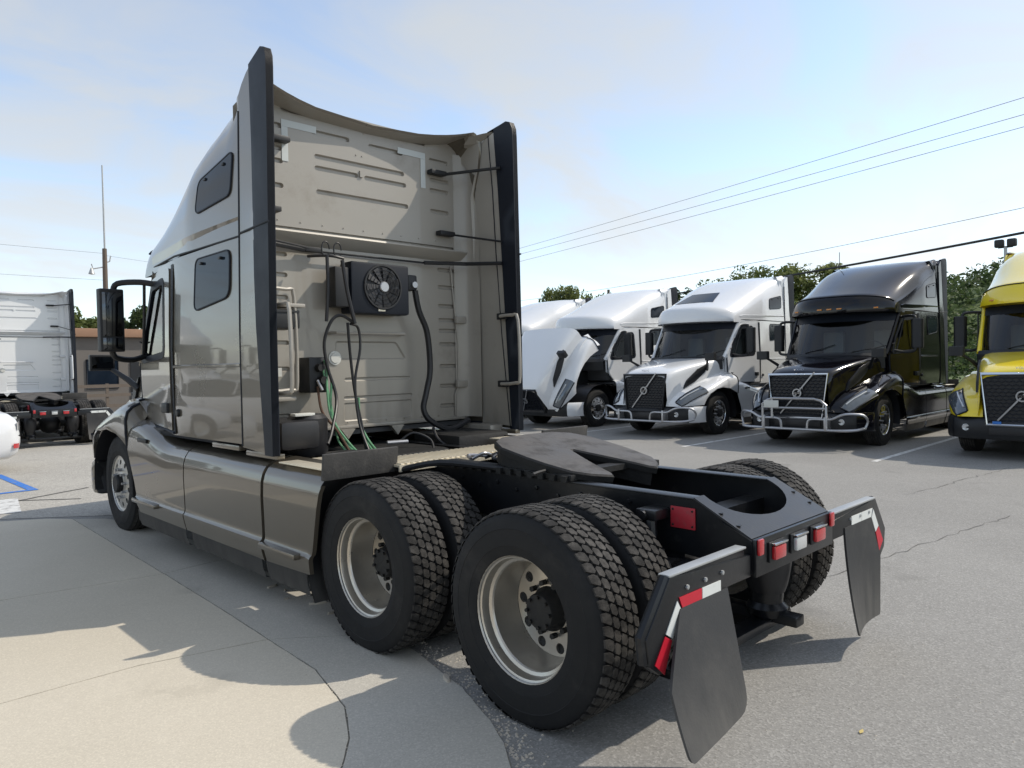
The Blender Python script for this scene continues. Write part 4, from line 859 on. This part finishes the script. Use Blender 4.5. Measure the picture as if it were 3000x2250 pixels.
# ------------------------------------------------------------------ the fleet
tag(T, 'metallic grey-beige sleeper semi truck without trailer, seen from behind in the foreground', 'semi truck', 'semi trucks')
WHITE = {'paint_grey': 'paint_white', 'paint_wall': 'paint_white', 'paint_corner': 'paint_white', 'rim_alu': 'chrome'}
BLACK = {'paint_grey': 'paint_black', 'paint_wall': 'paint_black', 'paint_corner': 'paint_black', 'rim_alu': 'chrome', 'grille_frame': 'chrome', 'rim_cream': 'chrome'}
YELLOW = {'paint_grey': 'paint_yellow', 'paint_wall': 'paint_yellow', 'paint_corner': 'black_plastic', 'rim_alu': 'chrome', 'grille_frame': 'chrome'}
BEHIND = {'air_hose', 'air_line', 'cooling_unit', 'cooling_hose', 'hose_clamp_bar', 'hanger_ring', 'tracker_bar', 'air_coupling_box', 'round_vent', 'grab_bar',
          'rear_grab_handle', 'vent_box', 'info_label', 'lower_handle_ledge', 'bolt', 'slider_tooth', 'tread_bar', 'placard_bolt', 'placard', 'rivet', 'pale_decal',
          'coiled_line', 'loose_hose', 'plate_hole', 'stay_cable', 'turnbuckle', 'cable_bracket', 'wall_bracket', 'bracket_tab', 'cab_mount', 'wall_plate', 'stay_rod', 'fan_blade'}
FRONT = {'grille_mesh', 'emblem_lettering', 'hood_lettering', 'emblem_ring', 'emblem_bar', 'emblem_arrow', 'emblem_band', 'tracker_bar', 'air_hose', 'air_line', 'hanger_ring', 'rivet', 'bolt', 'slider_tooth', 'placard_bolt', 'wiper', 'daytime_lamp', 'pale_decal', 'cooling_unit', 'cooling_hose'}
def fleet(loc, rz, label, swap, skip):
    c = copy_tree(T, None, skip, swap); c.location = loc; c.rotation_euler = (0, 0, R(rz)); tag(c, label, 'semi truck', 'semi trucks'); return c
def child(t, name): return [c for c in t.children if c.name.split('.')[0] == name]
X0 = 17.73
t_white = fleet((X0, 7.40, 0), 90, 'white sleeper semi truck with closed hood and steel bumper guard, beside the black truck', WHITE, BEHIND | {'visor_seam', 'marker_light'})
t_black = fleet((X0-.12, 3.77, 0), 90, 'black sleeper semi truck with chrome grille surround and tall steel bumper guard', BLACK, BEHIND)
t_yell = fleet((X0, .18, 0), 90, 'bright yellow sleeper semi truck cut off by the right edge', YELLOW, BEHIND)
t_open = fleet((X0+.05, 11.0, 0), 90, 'white sleeper semi truck with its hood tilted open showing the engine bay', WHITE, BEHIND | {'visor_seam', 'marker_light'})
t_far = fleet((X0+.6, 14.75, 0), 90, 'white semi truck at the far end of the row, mostly hidden by the open hood', WHITE, BEHIND | {'visor_seam', 'marker_light'})
t_left = fleet((.62, 17.45, 0), 0, 'white semi truck seen from behind at the far left', WHITE, FRONT)
t_refl = fleet((-7.0, 25.0, 0), 182, 'white semi truck out of frame, seen only mirrored in the grey sleeper side', WHITE, BEHIND | {'visor_seam', 'marker_light'})
child(t_open, 'hood')[0].rotation_euler = (R(-43), 0, 0)

def guard(t, upper):
    g = obj('bumper_guard', G().tube([(-1.20, 7.30, .42), (-1.05, 7.52, .385), (-.6, 7.60, .375), (.6, 7.60, .375), (1.05, 7.52, .385), (1.20, 7.30, .42)], .026, 8, k=4), 'steel_bar', t)
    for s in (-1, 1):
        obj('guard_loop', G().tube([(s*1.20, 7.30, .43), (s*1.235, 7.28, .55), (s*1.18, 7.36, .66), (s*1.0, 7.52, .685), (s*.86, 7.56, .66), (s*.72, 7.585, .59), (s*.60, 7.60, .575), (s*.36, 7.60, .575), (s*.27, 7.60, .53), (s*.25, 7.60, .385)], .023, 8, k=3), 'steel_bar', g)
        obj('guard_post', G().box((s*.60-.025, 7.40, .36), (s*.60+.025, 7.63, .62)), 'steel_bar', g, bevel=.008)
    if upper:
        obj('guard_hoop', G().tube([(-.62, 7.61, .39), (-.62, 7.62, .84), (-.52, 7.62, .92), (-.40, 7.62, .955), (.40, 7.62, .955), (.52, 7.62, .92), (.62, 7.62, .84), (.62, 7.61, .39)], .025, 8), 'steel_bar', g)
        obj('guard_bar', G().tube([(-.62, 7.62, .775), (.62, 7.62, .775)], .022, 8), 'steel_bar', g)
        obj('front_plate', G().box((.28, 7.645, .775), (.58, 7.655, .915)), 'plate_white', g, bevel=.003)
        obj('plate_bracket', G().box((.40, 7.63, .58), (.44, 7.643, .97)), 'steel_bar', g)
obj('antenna', G().cyl((.85, 3.2, 3.85), (.85, 3.2, 4.25), .008, 6), 'black_plastic', t_black)
guard(t_white, False); guard(t_black, True)
# skylight in the roof of the white truck
rw = child(t_white, 'roof')[0]
def rpt(ys, x):
    lo, hi = 0., 1.
    for _ in range(30):
        md = (lo+hi)/2
        if roofpt(ys, md).x > abs(x): lo = md
        else: hi = md
    q = roofpt(ys, hi); return (x, q.y, q.z+.008)
obj('skylight', G().loft([[rpt(ys, x*k) for x in (-.5, -.3, 0, .3, .5)] for ys, k in ((4.75, .78), (5.0, .9), (5.25, 1.0), (5.42, 1.08))]), 'glass_sleeper', rw)
# marker plate under the yellow truck's grille
obj('grille_badge', G().box((.28, 7.47, .60), (.40, 7.48, .64)), 'line_blue', t_yell)

# ------------------------------------------------------------------ white cars
def make_car(name, label):
    c = empty(name); S = [(-.02, .62, .45, .70), (.05, .78, .30, .92), (.18, .86, .24, 1.02), (.6, .90, .22, 1.06), (1.2, .915, .2, 1.03), (2.0, .92, .2, .99), (3.0, .915, .2, .96), (3.6, .90, .2, .90), (4.1, .88, .22, .80), (4.45, .80, .26, .70), (4.58, .6, .36, .58)]
    def ring(y, w_, zb, zt):
        h = [(0, zb), (w_*.8, zb), (w_*.95, zb+.06), (w_, zb+.20), (w_*1.0, (zb+zt)/2+.02), (w_*.975, zt-.16), (w_*.93, zt-.06), (w_*.82, zt-.01), (0, zt+.015)]
        return [(x, y, z) for x, z in h]+[(-x, y, z) for x, z in h[1:-1][::-1]]
    b = obj('car_body', G().loft([ring(*q) for q in S], True, True), 'paint_white', c, ang=40)
    gh = [(.55, .66, 1.04, 1.06), (.95, .70, 1.0, 1.34), (1.4, .70, .98, 1.45), (2.1, .70, .96, 1.47), (2.7, .69, .95, 1.36), (3.35, .72, .93, .97)]
    def gr(y, w_, zb, zt): return [(w_+.12, y, zb), (w_+.06, y, zb+(zt-zb)*.5), (w_, y, zt-.03), (w_*.8, y, zt), (-w_*.8, y, zt), (-w_, y, zt-.03), (-w_-.06, y, zb+(zt-zb)*.5), (-w_-.12, y, zb)]
    obj('cabin_glass', G().loft([gr(*q) for q in gh]), 'glass_sleeper', c, ang=40)
    obj('car_roof', G().loft([[(x, y, z+.012) for x, y, z in gr(*q)[1:-1] if z > q[3]-.05] for q in gh[1:5]]), 'paint_white', c)
    for s in (-1, 1):
        for y in (1.0, 2.55): obj('roof_pillar', G().tube([(s*.81, y-.1, 1.0), (s*.77, y, 1.22), (s*.70, y+.05, 1.42)], .03, 6), 'paint_white', c)
        obj('tail_light', G().loft([[(s*x, y, z) for x, y in ((.50, -.012), (.66, .0), (.79, .06))] for z in (.72, .78, .86)]), 'lens_clear', c)
        obj('bumper_reflector', G().loft([[(s*x, y, z) for x, y in ((.70, .018), (.80, .055), (.865, .13))] for z in (.42, .50)]), 'lens_red', c)
        for y in (.95, 3.7):
            wl = obj('car_wheel', G().lathe([(-.1, .2), (-.11, .3), (-.09, .325), (.09, .325), (.11, .3), (.1, .2)], 32), 'tyre', c, loc=(s*.83, y, .325))
            obj('car_rim', G().lathe([(s*.10, .21), (s*.085, .19), (s*.07, .06), (s*.09, .0)], 20), 'rim_alu', wl)
            obj('wheel_arch', G().lathe([(-.06, .30), (-.06, .375), (.085, .375)], 28), 'hose_black', c, loc=(s*.84, y, .335))
        obj('door_line', G().tube([(s*.925, 1.6, .35), (s*.928, 1.6, .9)], .006, 4), 'black_trim', c)
    obj('rear_plate', G().box((-.26, -.045, .62), (.26, -.025, .75)), 'plate_white', c, bevel=.003)
    tag(c, label, 'car'); return c
car = make_car('car', 'white sedan cut off by the left edge, its rear corner by the white truck'); car.location = (-.82, 13.25, 0); car.rotation_euler = (0, 0, R(90))
car['group'] = 'white cars'
for lo_, rz, lb in (((-6.0, 12.4, 0), 84, 'white sedan out of frame, seen only mirrored in the grey cab door'), ((-4.8, 17.6, 0), 96, 'white sedan out of frame, seen only mirrored behind the sedan in the cab door')):
    c2 = copy_tree(car); c2.location = lo_; c2.rotation_euler = (0, 0, R(rz)); tag(c2, lb, 'car', 'white cars')

# ------------------------------------------------------------------ ground
struct(obj('asphalt_lot', G().add([(-300, -300, 0), (300, -300, 0), (300, 300, 0), (-300, 300, 0)], [(0, 1, 2, 3)]), 'asphalt'))
struct(obj('old_pavement', G().add([(-60, 8.2, .004), (-2.0, 7.9, .004), (-.9, 7.0, .004), (.5, 6.6, .004), (6, 9.5, .004), (9, 30, .004), (-60, 30, .004)], [tuple(range(7))]), 'asphalt_old'))
struct(obj('grass_verge', G().add([(25, -200, .006), (250, -200, .006), (250, 250, .006), (10, 250, .006), (6, 34, .006), (27, 30, .006)], [tuple(range(6))]), 'grass'))
ap = struct(empty('concrete_apron'))
ap['kind'] = 'structure'
SL = [([(-14, 4.4), (-2.54, 4.13), (-1.435, 3.95), (-1.40, 5.2), (-1.36, 6.53), (-1.34, 7.13), (-1.55, 7.40), (-1.95, 7.64), (-2.9, 7.9), (-14, 8.3)], 'concrete'),
      ([(-14, 2.2), (-2.9, 2.08), (-2.22, 2.07), (-1.52, 1.90), (-1.48, 2.7), (-1.435, 3.95), (-2.54, 4.13), (-14, 4.4)], 'concrete'),
      ([(-14, -.9), (-4.5, -.8), (-3.0, -.5), (-2.4, -.1), (-1.975, .29), (-1.83, .47), (-1.675, .76), (-1.55, 1.27), (-1.52, 1.90), (-2.22, 2.07), (-2.9, 2.08), (-14, 2.2)], 'concrete'),
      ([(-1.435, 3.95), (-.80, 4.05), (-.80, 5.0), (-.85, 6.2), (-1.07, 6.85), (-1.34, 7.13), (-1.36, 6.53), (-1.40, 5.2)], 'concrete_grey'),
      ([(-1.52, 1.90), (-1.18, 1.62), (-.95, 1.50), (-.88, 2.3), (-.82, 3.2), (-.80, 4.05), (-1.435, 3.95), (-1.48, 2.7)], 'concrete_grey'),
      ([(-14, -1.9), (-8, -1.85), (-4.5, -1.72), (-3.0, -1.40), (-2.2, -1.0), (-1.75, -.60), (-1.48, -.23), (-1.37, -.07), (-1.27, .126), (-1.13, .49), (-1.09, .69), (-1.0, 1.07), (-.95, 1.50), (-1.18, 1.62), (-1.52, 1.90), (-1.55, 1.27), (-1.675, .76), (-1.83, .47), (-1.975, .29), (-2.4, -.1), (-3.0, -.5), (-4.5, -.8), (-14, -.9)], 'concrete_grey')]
struct(obj('joint_bed', G().add([(x, y, .0045) for x, y in [(-14, -1.9), (-8, -1.85), (-4.5, -1.72), (-3.0, -1.40), (-2.2, -1.0), (-1.75, -.60), (-1.48, -.23), (-1.37, -.07), (-1.27, .126), (-1.13, .49), (-1.09, .69), (-1.0, 1.07), (-.95, 1.50), (-.88, 2.3), (-.82, 3.2), (-.80, 4.05), (-.80, 5.0), (-.85, 6.2), (-1.07, 6.85), (-1.34, 7.13), (-1.55, 7.40), (-1.95, 7.64), (-2.9, 7.9), (-14, 8.3)]], [tuple(range(24))]), 'joint'))
for pl, m in SL:
    pl = inset(pl, .0045); jit = [(x+random.uniform(-.002, .002), y+random.uniform(-.002, .002)) for x, y in dens(pl, .06)]
    g = sheet(jit, lambda x, y, d: (x, y, .010-d), edge=9, thick=.02); obj('slab', g, m, ap, ang=50)
def wob(p, q, n, a): return [(p[0]+(q[0]-p[0])*i/n+random.gauss(0, a), p[1]+(q[1]-p[1])*i/n+random.gauss(0, a)) for i in range(n+1)]
for i, (p, q) in enumerate((((1.9, -.05), (5.6, -.60)), ((6.2, .6), (9.5, .2)), ((-.6, .9), (-.95, .1)))):
    n_ = 26; struct(seal(wob(p, q, n_, .02), [random.uniform(.003, .010) for _ in range(n_+1)], .004, 'crack', 'crack'))
for y in (-1.65, 1.97, 5.58, 9.2, 12.85): struct(seal([(9.0, y), (13, y+.03), (17.5, y+.05)], .10, .004, 'bay_line', 'line_white'))
bx = [(-1.10, 11.9), (-1.12, 9.93), (-1.75, 9.9)]
struct(seal([(-1.21, 12.3), (-1.16, 9.99)], .12, .009, 'bay_line', 'line_blue')); struct(seal([(-1.10, 10.0), (-3.5, 9.92)], .12, .0095, 'bay_line', 'line_blue'))
struct(seal([(-1.45, 11.3), (-3.5, 11.2)], .12, .009, 'bay_line', 'line_blue')); struct(seal([(-1.62, 9.35), (-1.80, 8.15)], .30, .009, 'bay_line', 'line_white'))
struct(seal(wob((-.55, 9.6), (-1.5, 9.1), 8, .01), .05, .009, 'crack', 'crack')); struct(seal(wob((-1.5, 9.1), (-.9, 8.6), 8, .01), .04, .009, 'crack', 'crack'))

for i, (x, y, l, a) in enumerate(((-.99, 2.92, .11, 20), (-.97, 2.75, .05, 60), (-.96, 2.29, .13, -30), (-1.0, 2.03, .08, 10), (-1.12, .64, .12, 65), (-1.06, 2.55, .05, 0))):
    r_ = random.Random(i); nn = 7
    pl = [((l*.5)*math.cos(2*math.pi*k/nn)*r_.uniform(.75, 1.1), l*.17*math.sin(2*math.pi*k/nn)*r_.uniform(.7, 1.2)) for k in range(nn)]
    g = G().prism(pl, lambda u, v: (u, v, 0), lambda u, v: (u*.85, v*.8, .014))
    lb = ['long pale concrete chip under the side skirt, nearest the front', 'tiny pale concrete chip beside the longest skirt chip', 'long pale concrete chip just ahead of the front drive tyre', 'small pale concrete chip touching the front drive tyre', 'pale splinter lying between the two left drive tyres', 'tiny pale concrete chip under the middle of the skirt'][i]
    o = tag(obj('concrete_chip', g, 'chip'), lb, 'debris', 'chips along the tyres'); o.location = (x, y, .010); o.rotation_euler = (0, 0, R(a))
lf = G().add([(-.03, 0, .004), (-.01, .014, .012), (.02, .012, .01), (.035, 0, .016), (.015, -.012, .006), (-.012, -.013, .009)], [(0, 1, 2, 3, 4, 5)])
o = tag(obj('fallen_leaf', lf, 'leaf_litter'), 'small yellow leaf lying on the asphalt right of the mud flap', 'leaf'); o.location = (-.18, -1.17, .002); o.scale = (.6, .6, .6)

gv, gf = [], []; rg_ = random.Random(5)
def pebble(x, y, z, q):
    o = len(gv); a = rg_.uniform(0, 6.28)
    for k in range(4): gv.append((x+q*math.cos(a+k*1.57)*rg_.uniform(.7, 1.2), y+q*math.sin(a+k*1.57)*rg_.uniform(.7, 1.2), z))
    gv.append((x, y, z+q*rg_.uniform(.5, 1.0))); gf.extend([(o, o+1, o+4), (o+1, o+2, o+4), (o+2, o+3, o+4), (o+3, o, o+4)])
ed = [(-1.75, -.60), (-1.48, -.23), (-1.37, -.07), (-1.27, .126), (-1.13, .49), (-1.09, .69), (-1.0, 1.07), (-.95, 1.50), (-.88, 2.3), (-.82, 3.2), (-.80, 4.05), (-.85, 6.2)]
for _ in range(700):
    k = rg_.randrange(len(ed)-1); t = rg_.random(); x = ed[k][0]+(ed[k+1][0]-ed[k][0])*t+abs(rg_.gauss(0, .10)); y = ed[k][1]+(ed[k+1][1]-ed[k][1])*t; pebble(x, y, .0, rg_.uniform(.003, .011))
jn = [(-1.36, 6.53), (-1.45, 3.44), (-1.52, 1.9), (-1.55, 1.27), (-1.675, .76), (-1.83, .47), (-1.975, .29)]
for _ in range(160):
    k = rg_.randrange(len(jn)-1); t = rg_.random(); pebble(jn[k][0]+(jn[k+1][0]-jn[k][0])*t+rg_.gauss(0, .03), jn[k][1]+(jn[k+1][1]-jn[k][1])*t, .009, rg_.uniform(.002, .006))
for _ in range(500): pebble(rg_.uniform(-1.2, 4.5), rg_.uniform(-2.2, .6), .0, rg_.uniform(.002, .006))
struct(tag(obj('grit', G().add(gv, gf), 'chip'), 'loose grit along the concrete edge and on the asphalt', 'grit'), 'stuff')
# ------------------------------------------------------------------ trees, hill
def leaves(cents, n, size, up_=.0):
    g = G(); vs, fs = [], []
    for c, r_ in cents:
        for _ in range(n):
            d = Vector((random.gauss(0, 1), random.gauss(0, 1), random.gauss(0, .8))); d = d.normalized()*r_*random.random()**.45
            p = c+d; a = Vector((random.gauss(0, 1), random.gauss(0, 1), random.gauss(0, .7)+up_)).normalized()*size*random.uniform(.6, 1.3); b = a.orthogonal().normalized()
            b = (Matrix.Rotation(random.uniform(0, 6.28), 3, a.normalized()) @ b)*size*.42; o = len(vs)
            vs += [p-a*.5, p+b*.5, p+a*.5, p-b*.5]; fs.append((o, o+1, o+2, o+3))
    return g.add(vs, fs)
def tree(name, label, x, y, h, r_, lm, seed, low=.25, nl=120, ncl=70, ls=.34, group='trees behind the parked trucks', up_=0.):
    random.seed(seed); t = empty(name, (x, y, 0)); tg = G(); fork = h*low
    tg.tube([(0, 0, -.1), (.05, .03, fork*.6), (0, .1, fork*1.2), (.1, 0, h*.7)], [h*.028, h*.022, h*.016, h*.006], 8, k=3)
    cents = []
    for i in range(7):
        a = i*2.4+random.random(); e = Vector((math.cos(a)*r_*.7, math.sin(a)*r_*.7, h*random.uniform(.45, .85)))
        tg.tube([(0, .05, fork*random.uniform(.8, 1.3)), e*.5+Vector((0, 0, fork*.5)), e], [h*.013, h*.009, h*.004], 6, k=3)
    for i in range(ncl):
        a = random.uniform(0, 6.283); zf = random.uniform(low*.8, 1.)
        rad = r_*math.sqrt(max(.05, 1-((zf-.55)/.52)**2))*random.uniform(.35, 1.05)
        cents.append((Vector((math.cos(a)*rad, math.sin(a)*rad, h*zf-.3)), h*random.uniform(.05, .12)))
    obj('trunk', tg, 'bark', t); obj('crown', leaves(cents, nl, ls, up_), lm, t)
    tag(t, label, 'tree', group)
tree('tree', 'pale olive feathery tree above the far white truck roof, left of the distant utility pole', 47.5, 42.5, 8.6, 2.9, 'leaf_pale', 1, .2, up_=1.2)
tree('tree', 'low pale green tree just right of the grey truck, leftmost of the row', 46, 45.6, 6.9, 2.4, 'leaf_pale', 2, .2, up_=.8)
tree('tree', 'small pale tree tip nearest the distant utility pole', 47, 38.5, 7.7, 1.7, 'leaf_pale', 3, .2, up_=1.2)
tree('tree', 'dark little tree top between the two white truck roofs', 88, 62, 11.2, 3.4, 'leaf_dark', 4, .25, ls=.45)
tree('tree', 'dark green tree beside the roof of the closed white truck, at its left', 46, 28.6, 7.2, 2.7, 'leaf_dark', 5, .2)
tree('tree', 'olive green tree rising behind the front of the closed white truck roof', 46, 25.3, 7.7, 3.0, 'leaf_olive', 6, .2)
tree('tree', 'tallest olive tree in the middle of the clump behind the white truck', 45.5, 21.6, 8.2, 3.4, 'leaf_olive', 7, .18)
tree('tree', 'loose pale olive tree between the white and the black truck roofs', 45, 18.3, 7.9, 3.0, 'leaf_pale', 8, .18)
tree('tree', 'bushy dark tree filling the gap between white truck and black truck', 44, 16.2, 6.6, 2.6, 'leaf_dark', 9, .1)
tree('tree', 'pale olive tree at the top right corner behind the yellow truck', 31.5, 1.2, 7.0, 2.4, 'leaf_pale', 10, .3, ls=.22)
tree('tree', 'dark tree above the brown building roof beside the door mirror', 8.6, 46, 5.3, 2.1, 'leaf_olive', 11, .2, group='trees behind the brown building')
tree('tree', 'dark tree seen through the grey cab door window', 12.6, 46, 5.6, 2.4, 'leaf_dark', 12, .2, group='trees behind the brown building')
tree('tree', 'green tree behind the grey hood, right of the brown building', 17.5, 44, 6.0, 2.8, 'leaf_dark', 13, .15, group='trees behind the brown building')
random.seed(21)
hv, hf = [], []; nx, ny = 24, 60
def hillz(x, y):
    k = sm((x-75)/50); return k*(9.5+3*math.sin(y*.035+.6)+1.6*math.sin(y*.11)+1.2*math.sin(x*.09))*1.05
for i in range(nx+1):
    for j in range(ny+1):
        x, y = 70+i*7, -150+j*6; hv.append((x, y, hillz(x, y)-.1))
for i in range(nx):
    for j in range(ny): a = i*(ny+1)+j; hf.append((a, a+1, a+ny+2, a+ny+1))
struct(obj('hill', G().add(hv, hf), 'grass'))
cents = []
for _ in range(2300):
    x, y = 74+90*random.random()**1.6, random.uniform(-60, 75); cents.append((Vector((x, y, hillz(x, y)+random.uniform(.2, 2.6))), random.uniform(.8, 1.9)))
struct(tag(obj('wooded_hillside', leaves(cents, 34, .8), 'leaf_dark'), 'dark green wooded hillside between the black and the yellow truck', 'woodland'), 'stuff')
cents = [(Vector((random.uniform(38, 46), y, random.uniform(.2, 2.0))), random.uniform(.5, 1.1)) for y in [random.uniform(-30, 62) for _ in range(420)]]
struct(tag(obj('hedgerow', leaves(cents, 40, .32), 'leaf_dark'), 'dark green undergrowth behind the parked trucks', 'undergrowth'), 'stuff')

# ------------------------------------------------------------------ building, fence, poles, wires
b = empty('building', (0, 32, 0))
obj('wall', G().box((1.0, 0, 0), (17, 12, 3.15)), 'stucco_brown', b); obj('roof', G().box((.7, -.3, 3.16), (17.3, 12.3, 3.52)), 'roof_orange', b, bevel=.04)
for x in (2.6, 5.2, 8.4, 11.6):
    wd_ = obj('window', G().box((x, -.04, 1.0), (x+1.2, -.01, 2.2)), 'glass_sleeper', b); obj('window_frame', G().tube([(x, -.03, 1.0), (x+1.2, -.03, 1.0), (x+1.2, -.03, 2.2), (x, -.03, 2.2)], .04, 4, True), 'black_trim', wd_)
obj('door', G().box((6.9, -.05, 0), (7.8, -.01, 2.1)), 'black_plastic', b)
tag(b, 'low brown building with an orange roof edge behind the door mirror', 'building')
f = empty('fence', (0, 28, 0))
for i in range(12): obj('fence_post', G().box((1.5+i*1.1, -.04, 0), (1.6+i*1.1, .04, 1.25)), 'wood_pole', f)
for z in (.35, .75, 1.1): obj('fence_rail', G().box((1.4, -.065, z), (13.8, -.042, z+.12)), 'wood_pole', f)
tag(f, 'low dark rail fence in front of the brown building', 'fence')
def pole(name, label, x, y, h, r_, arms=(), mast=0.):
    t = empty(name, (x, y, 0)); obj('shaft', G().tube([(0, 0, -.1), (0, 0, h*.5), (.02, 0, h)], [r_*1.25, r_*1.1, r_*.85], 10), 'wood_pole', t)
    if mast: obj('mast', G().tube([(.03, 0, h-.5), (.03, 0, mast)], [.05, .035], 8), 'galv', t)
    for z, ln, a in arms:
        m_ = Matrix.Rotation(R(a), 4, 'Z'); ar = obj('crossarm', G().box((-ln, -.06, z-.06), (ln, .06, z+.06), m_), 'wood_pole', t)
        for q in (-.92, -.45, .45, .92): obj('insulator', G().lathe([(z+.06, .035), (z+.12, .05), (z+.2, .03), (z+.22, 0)], 8, 'z', tuple(m_ @ Vector((q*ln, 0, 0)))), 'galv', ar)
    return tag(t, label, 'utility pole', 'utility poles')
pl = pole('utility_pole', 'wooden utility pole with a tall thin mast rising above the door mirror', 8.25, 40, 8.15, .13, (), 12.5)
obj('bracket', G().tube([(0, 0, 7.2), (-.55, 0, 7.05), (-.62, 0, 7.3)], .03, 6), 'galv', pl); obj('lamp_head', G().lathe([(6.75, .0), (6.78, .16), (6.95, .10), (7.1, .04)], 10, 'z', (-.62, 0, 0)), 'galv', pl)
obj('bracket', G().tube([(0, 0, 7.4), (.25, 0, 7.5), (.3, 0, 7.8)], .03, 6), 'galv', pl)
pole('utility_pole', 'distant utility pole with a crossarm above the open-hood truck', 70, 54.9, 10.9, .2, ((10.3, 1.5, 50), (9.6, 1.1, 50)))
pole('utility_pole', 'wooden utility pole out of frame to the right that carries the wires', 21.8, -9.5, 11.2, .16, ((10.0, 1.2, 15),))
pole('utility_pole', 'utility pole hidden behind the grey cab that carries the wires', 36.0, 46.0, 10.4, .16, ((9.4, 1.2, 15),))
def wirep(name, label, a, b_, sag, r_):
    P_ = []
    for i in range(41):
        t = i/40; P_.append((a[0]+(b_[0]-a[0])*t, a[1]+(b_[1]-a[1])*t, a[2]+(b_[2]-a[2])*t-4*sag*t*(1-t)))
    tag(obj(name, G().tube(P_, r_, 5), 'wire'), label, 'wire', 'overhead wires')
A_, B_ = (21.8, -9.5), (36.0, 46.0)
wirep('overhead_wire', 'highest thin wire crossing the sky at right', (*A_, 10.2), (*B_, 9.8), .15, .009)
wirep('overhead_wire', 'middle of the three thin wires crossing the sky at right', (*A_, 9.6), (*B_, 9.45), .15, .009)
wirep('overhead_wire', 'lowest of the three thin wires crossing the sky at right', (*A_, 9.25), (*B_, 8.9), .15, .009)
wirep('overhead_wire', 'thin wire just above the thick black cable at right', (*A_, 7.2), (*B_, 6.6), .85, .009)
wirep('overhead_cable', 'thick black cable passing over the black truck roof', (*A_, 6.5), (*B_, 5.9), 1.0, .045)
wirep('overhead_wire', 'upper faint wire running left from the mast pole', (8.25, 40, 7.9), (-40, 34, 9.0), .5, .006)
wirep('overhead_wire', 'lower faint wire running left from the mast pole', (8.25, 40, 6.5), (-40, 34, 7.5), .5, .006)
wirep('overhead_wire', 'faint wire from the mast pole towards the grey roof', (8.25, 40, 7.8), (60, 75, 12.0), .6, .006)
fl = empty('flood_light', (24, 3.2, 0))
obj('post', G().cyl((0, 0, 0), (0, 0, 5.15), .05, 8), 'galv', fl)
for s in (-1, 1):
    obj('lamp_head', G().box((-.1, s*.17-.13, 5.15), (.12, s*.17+.13, 5.40)), 'black_plastic', fl, bevel=.05)
obj('lamp_bar', G().cyl((0, -.2, 5.15), (0, .2, 5.15), .03, 6), 'black_plastic', fl)
tag(fl, 'twin-headed flood light on a thin post above the yellow truck', 'flood light')
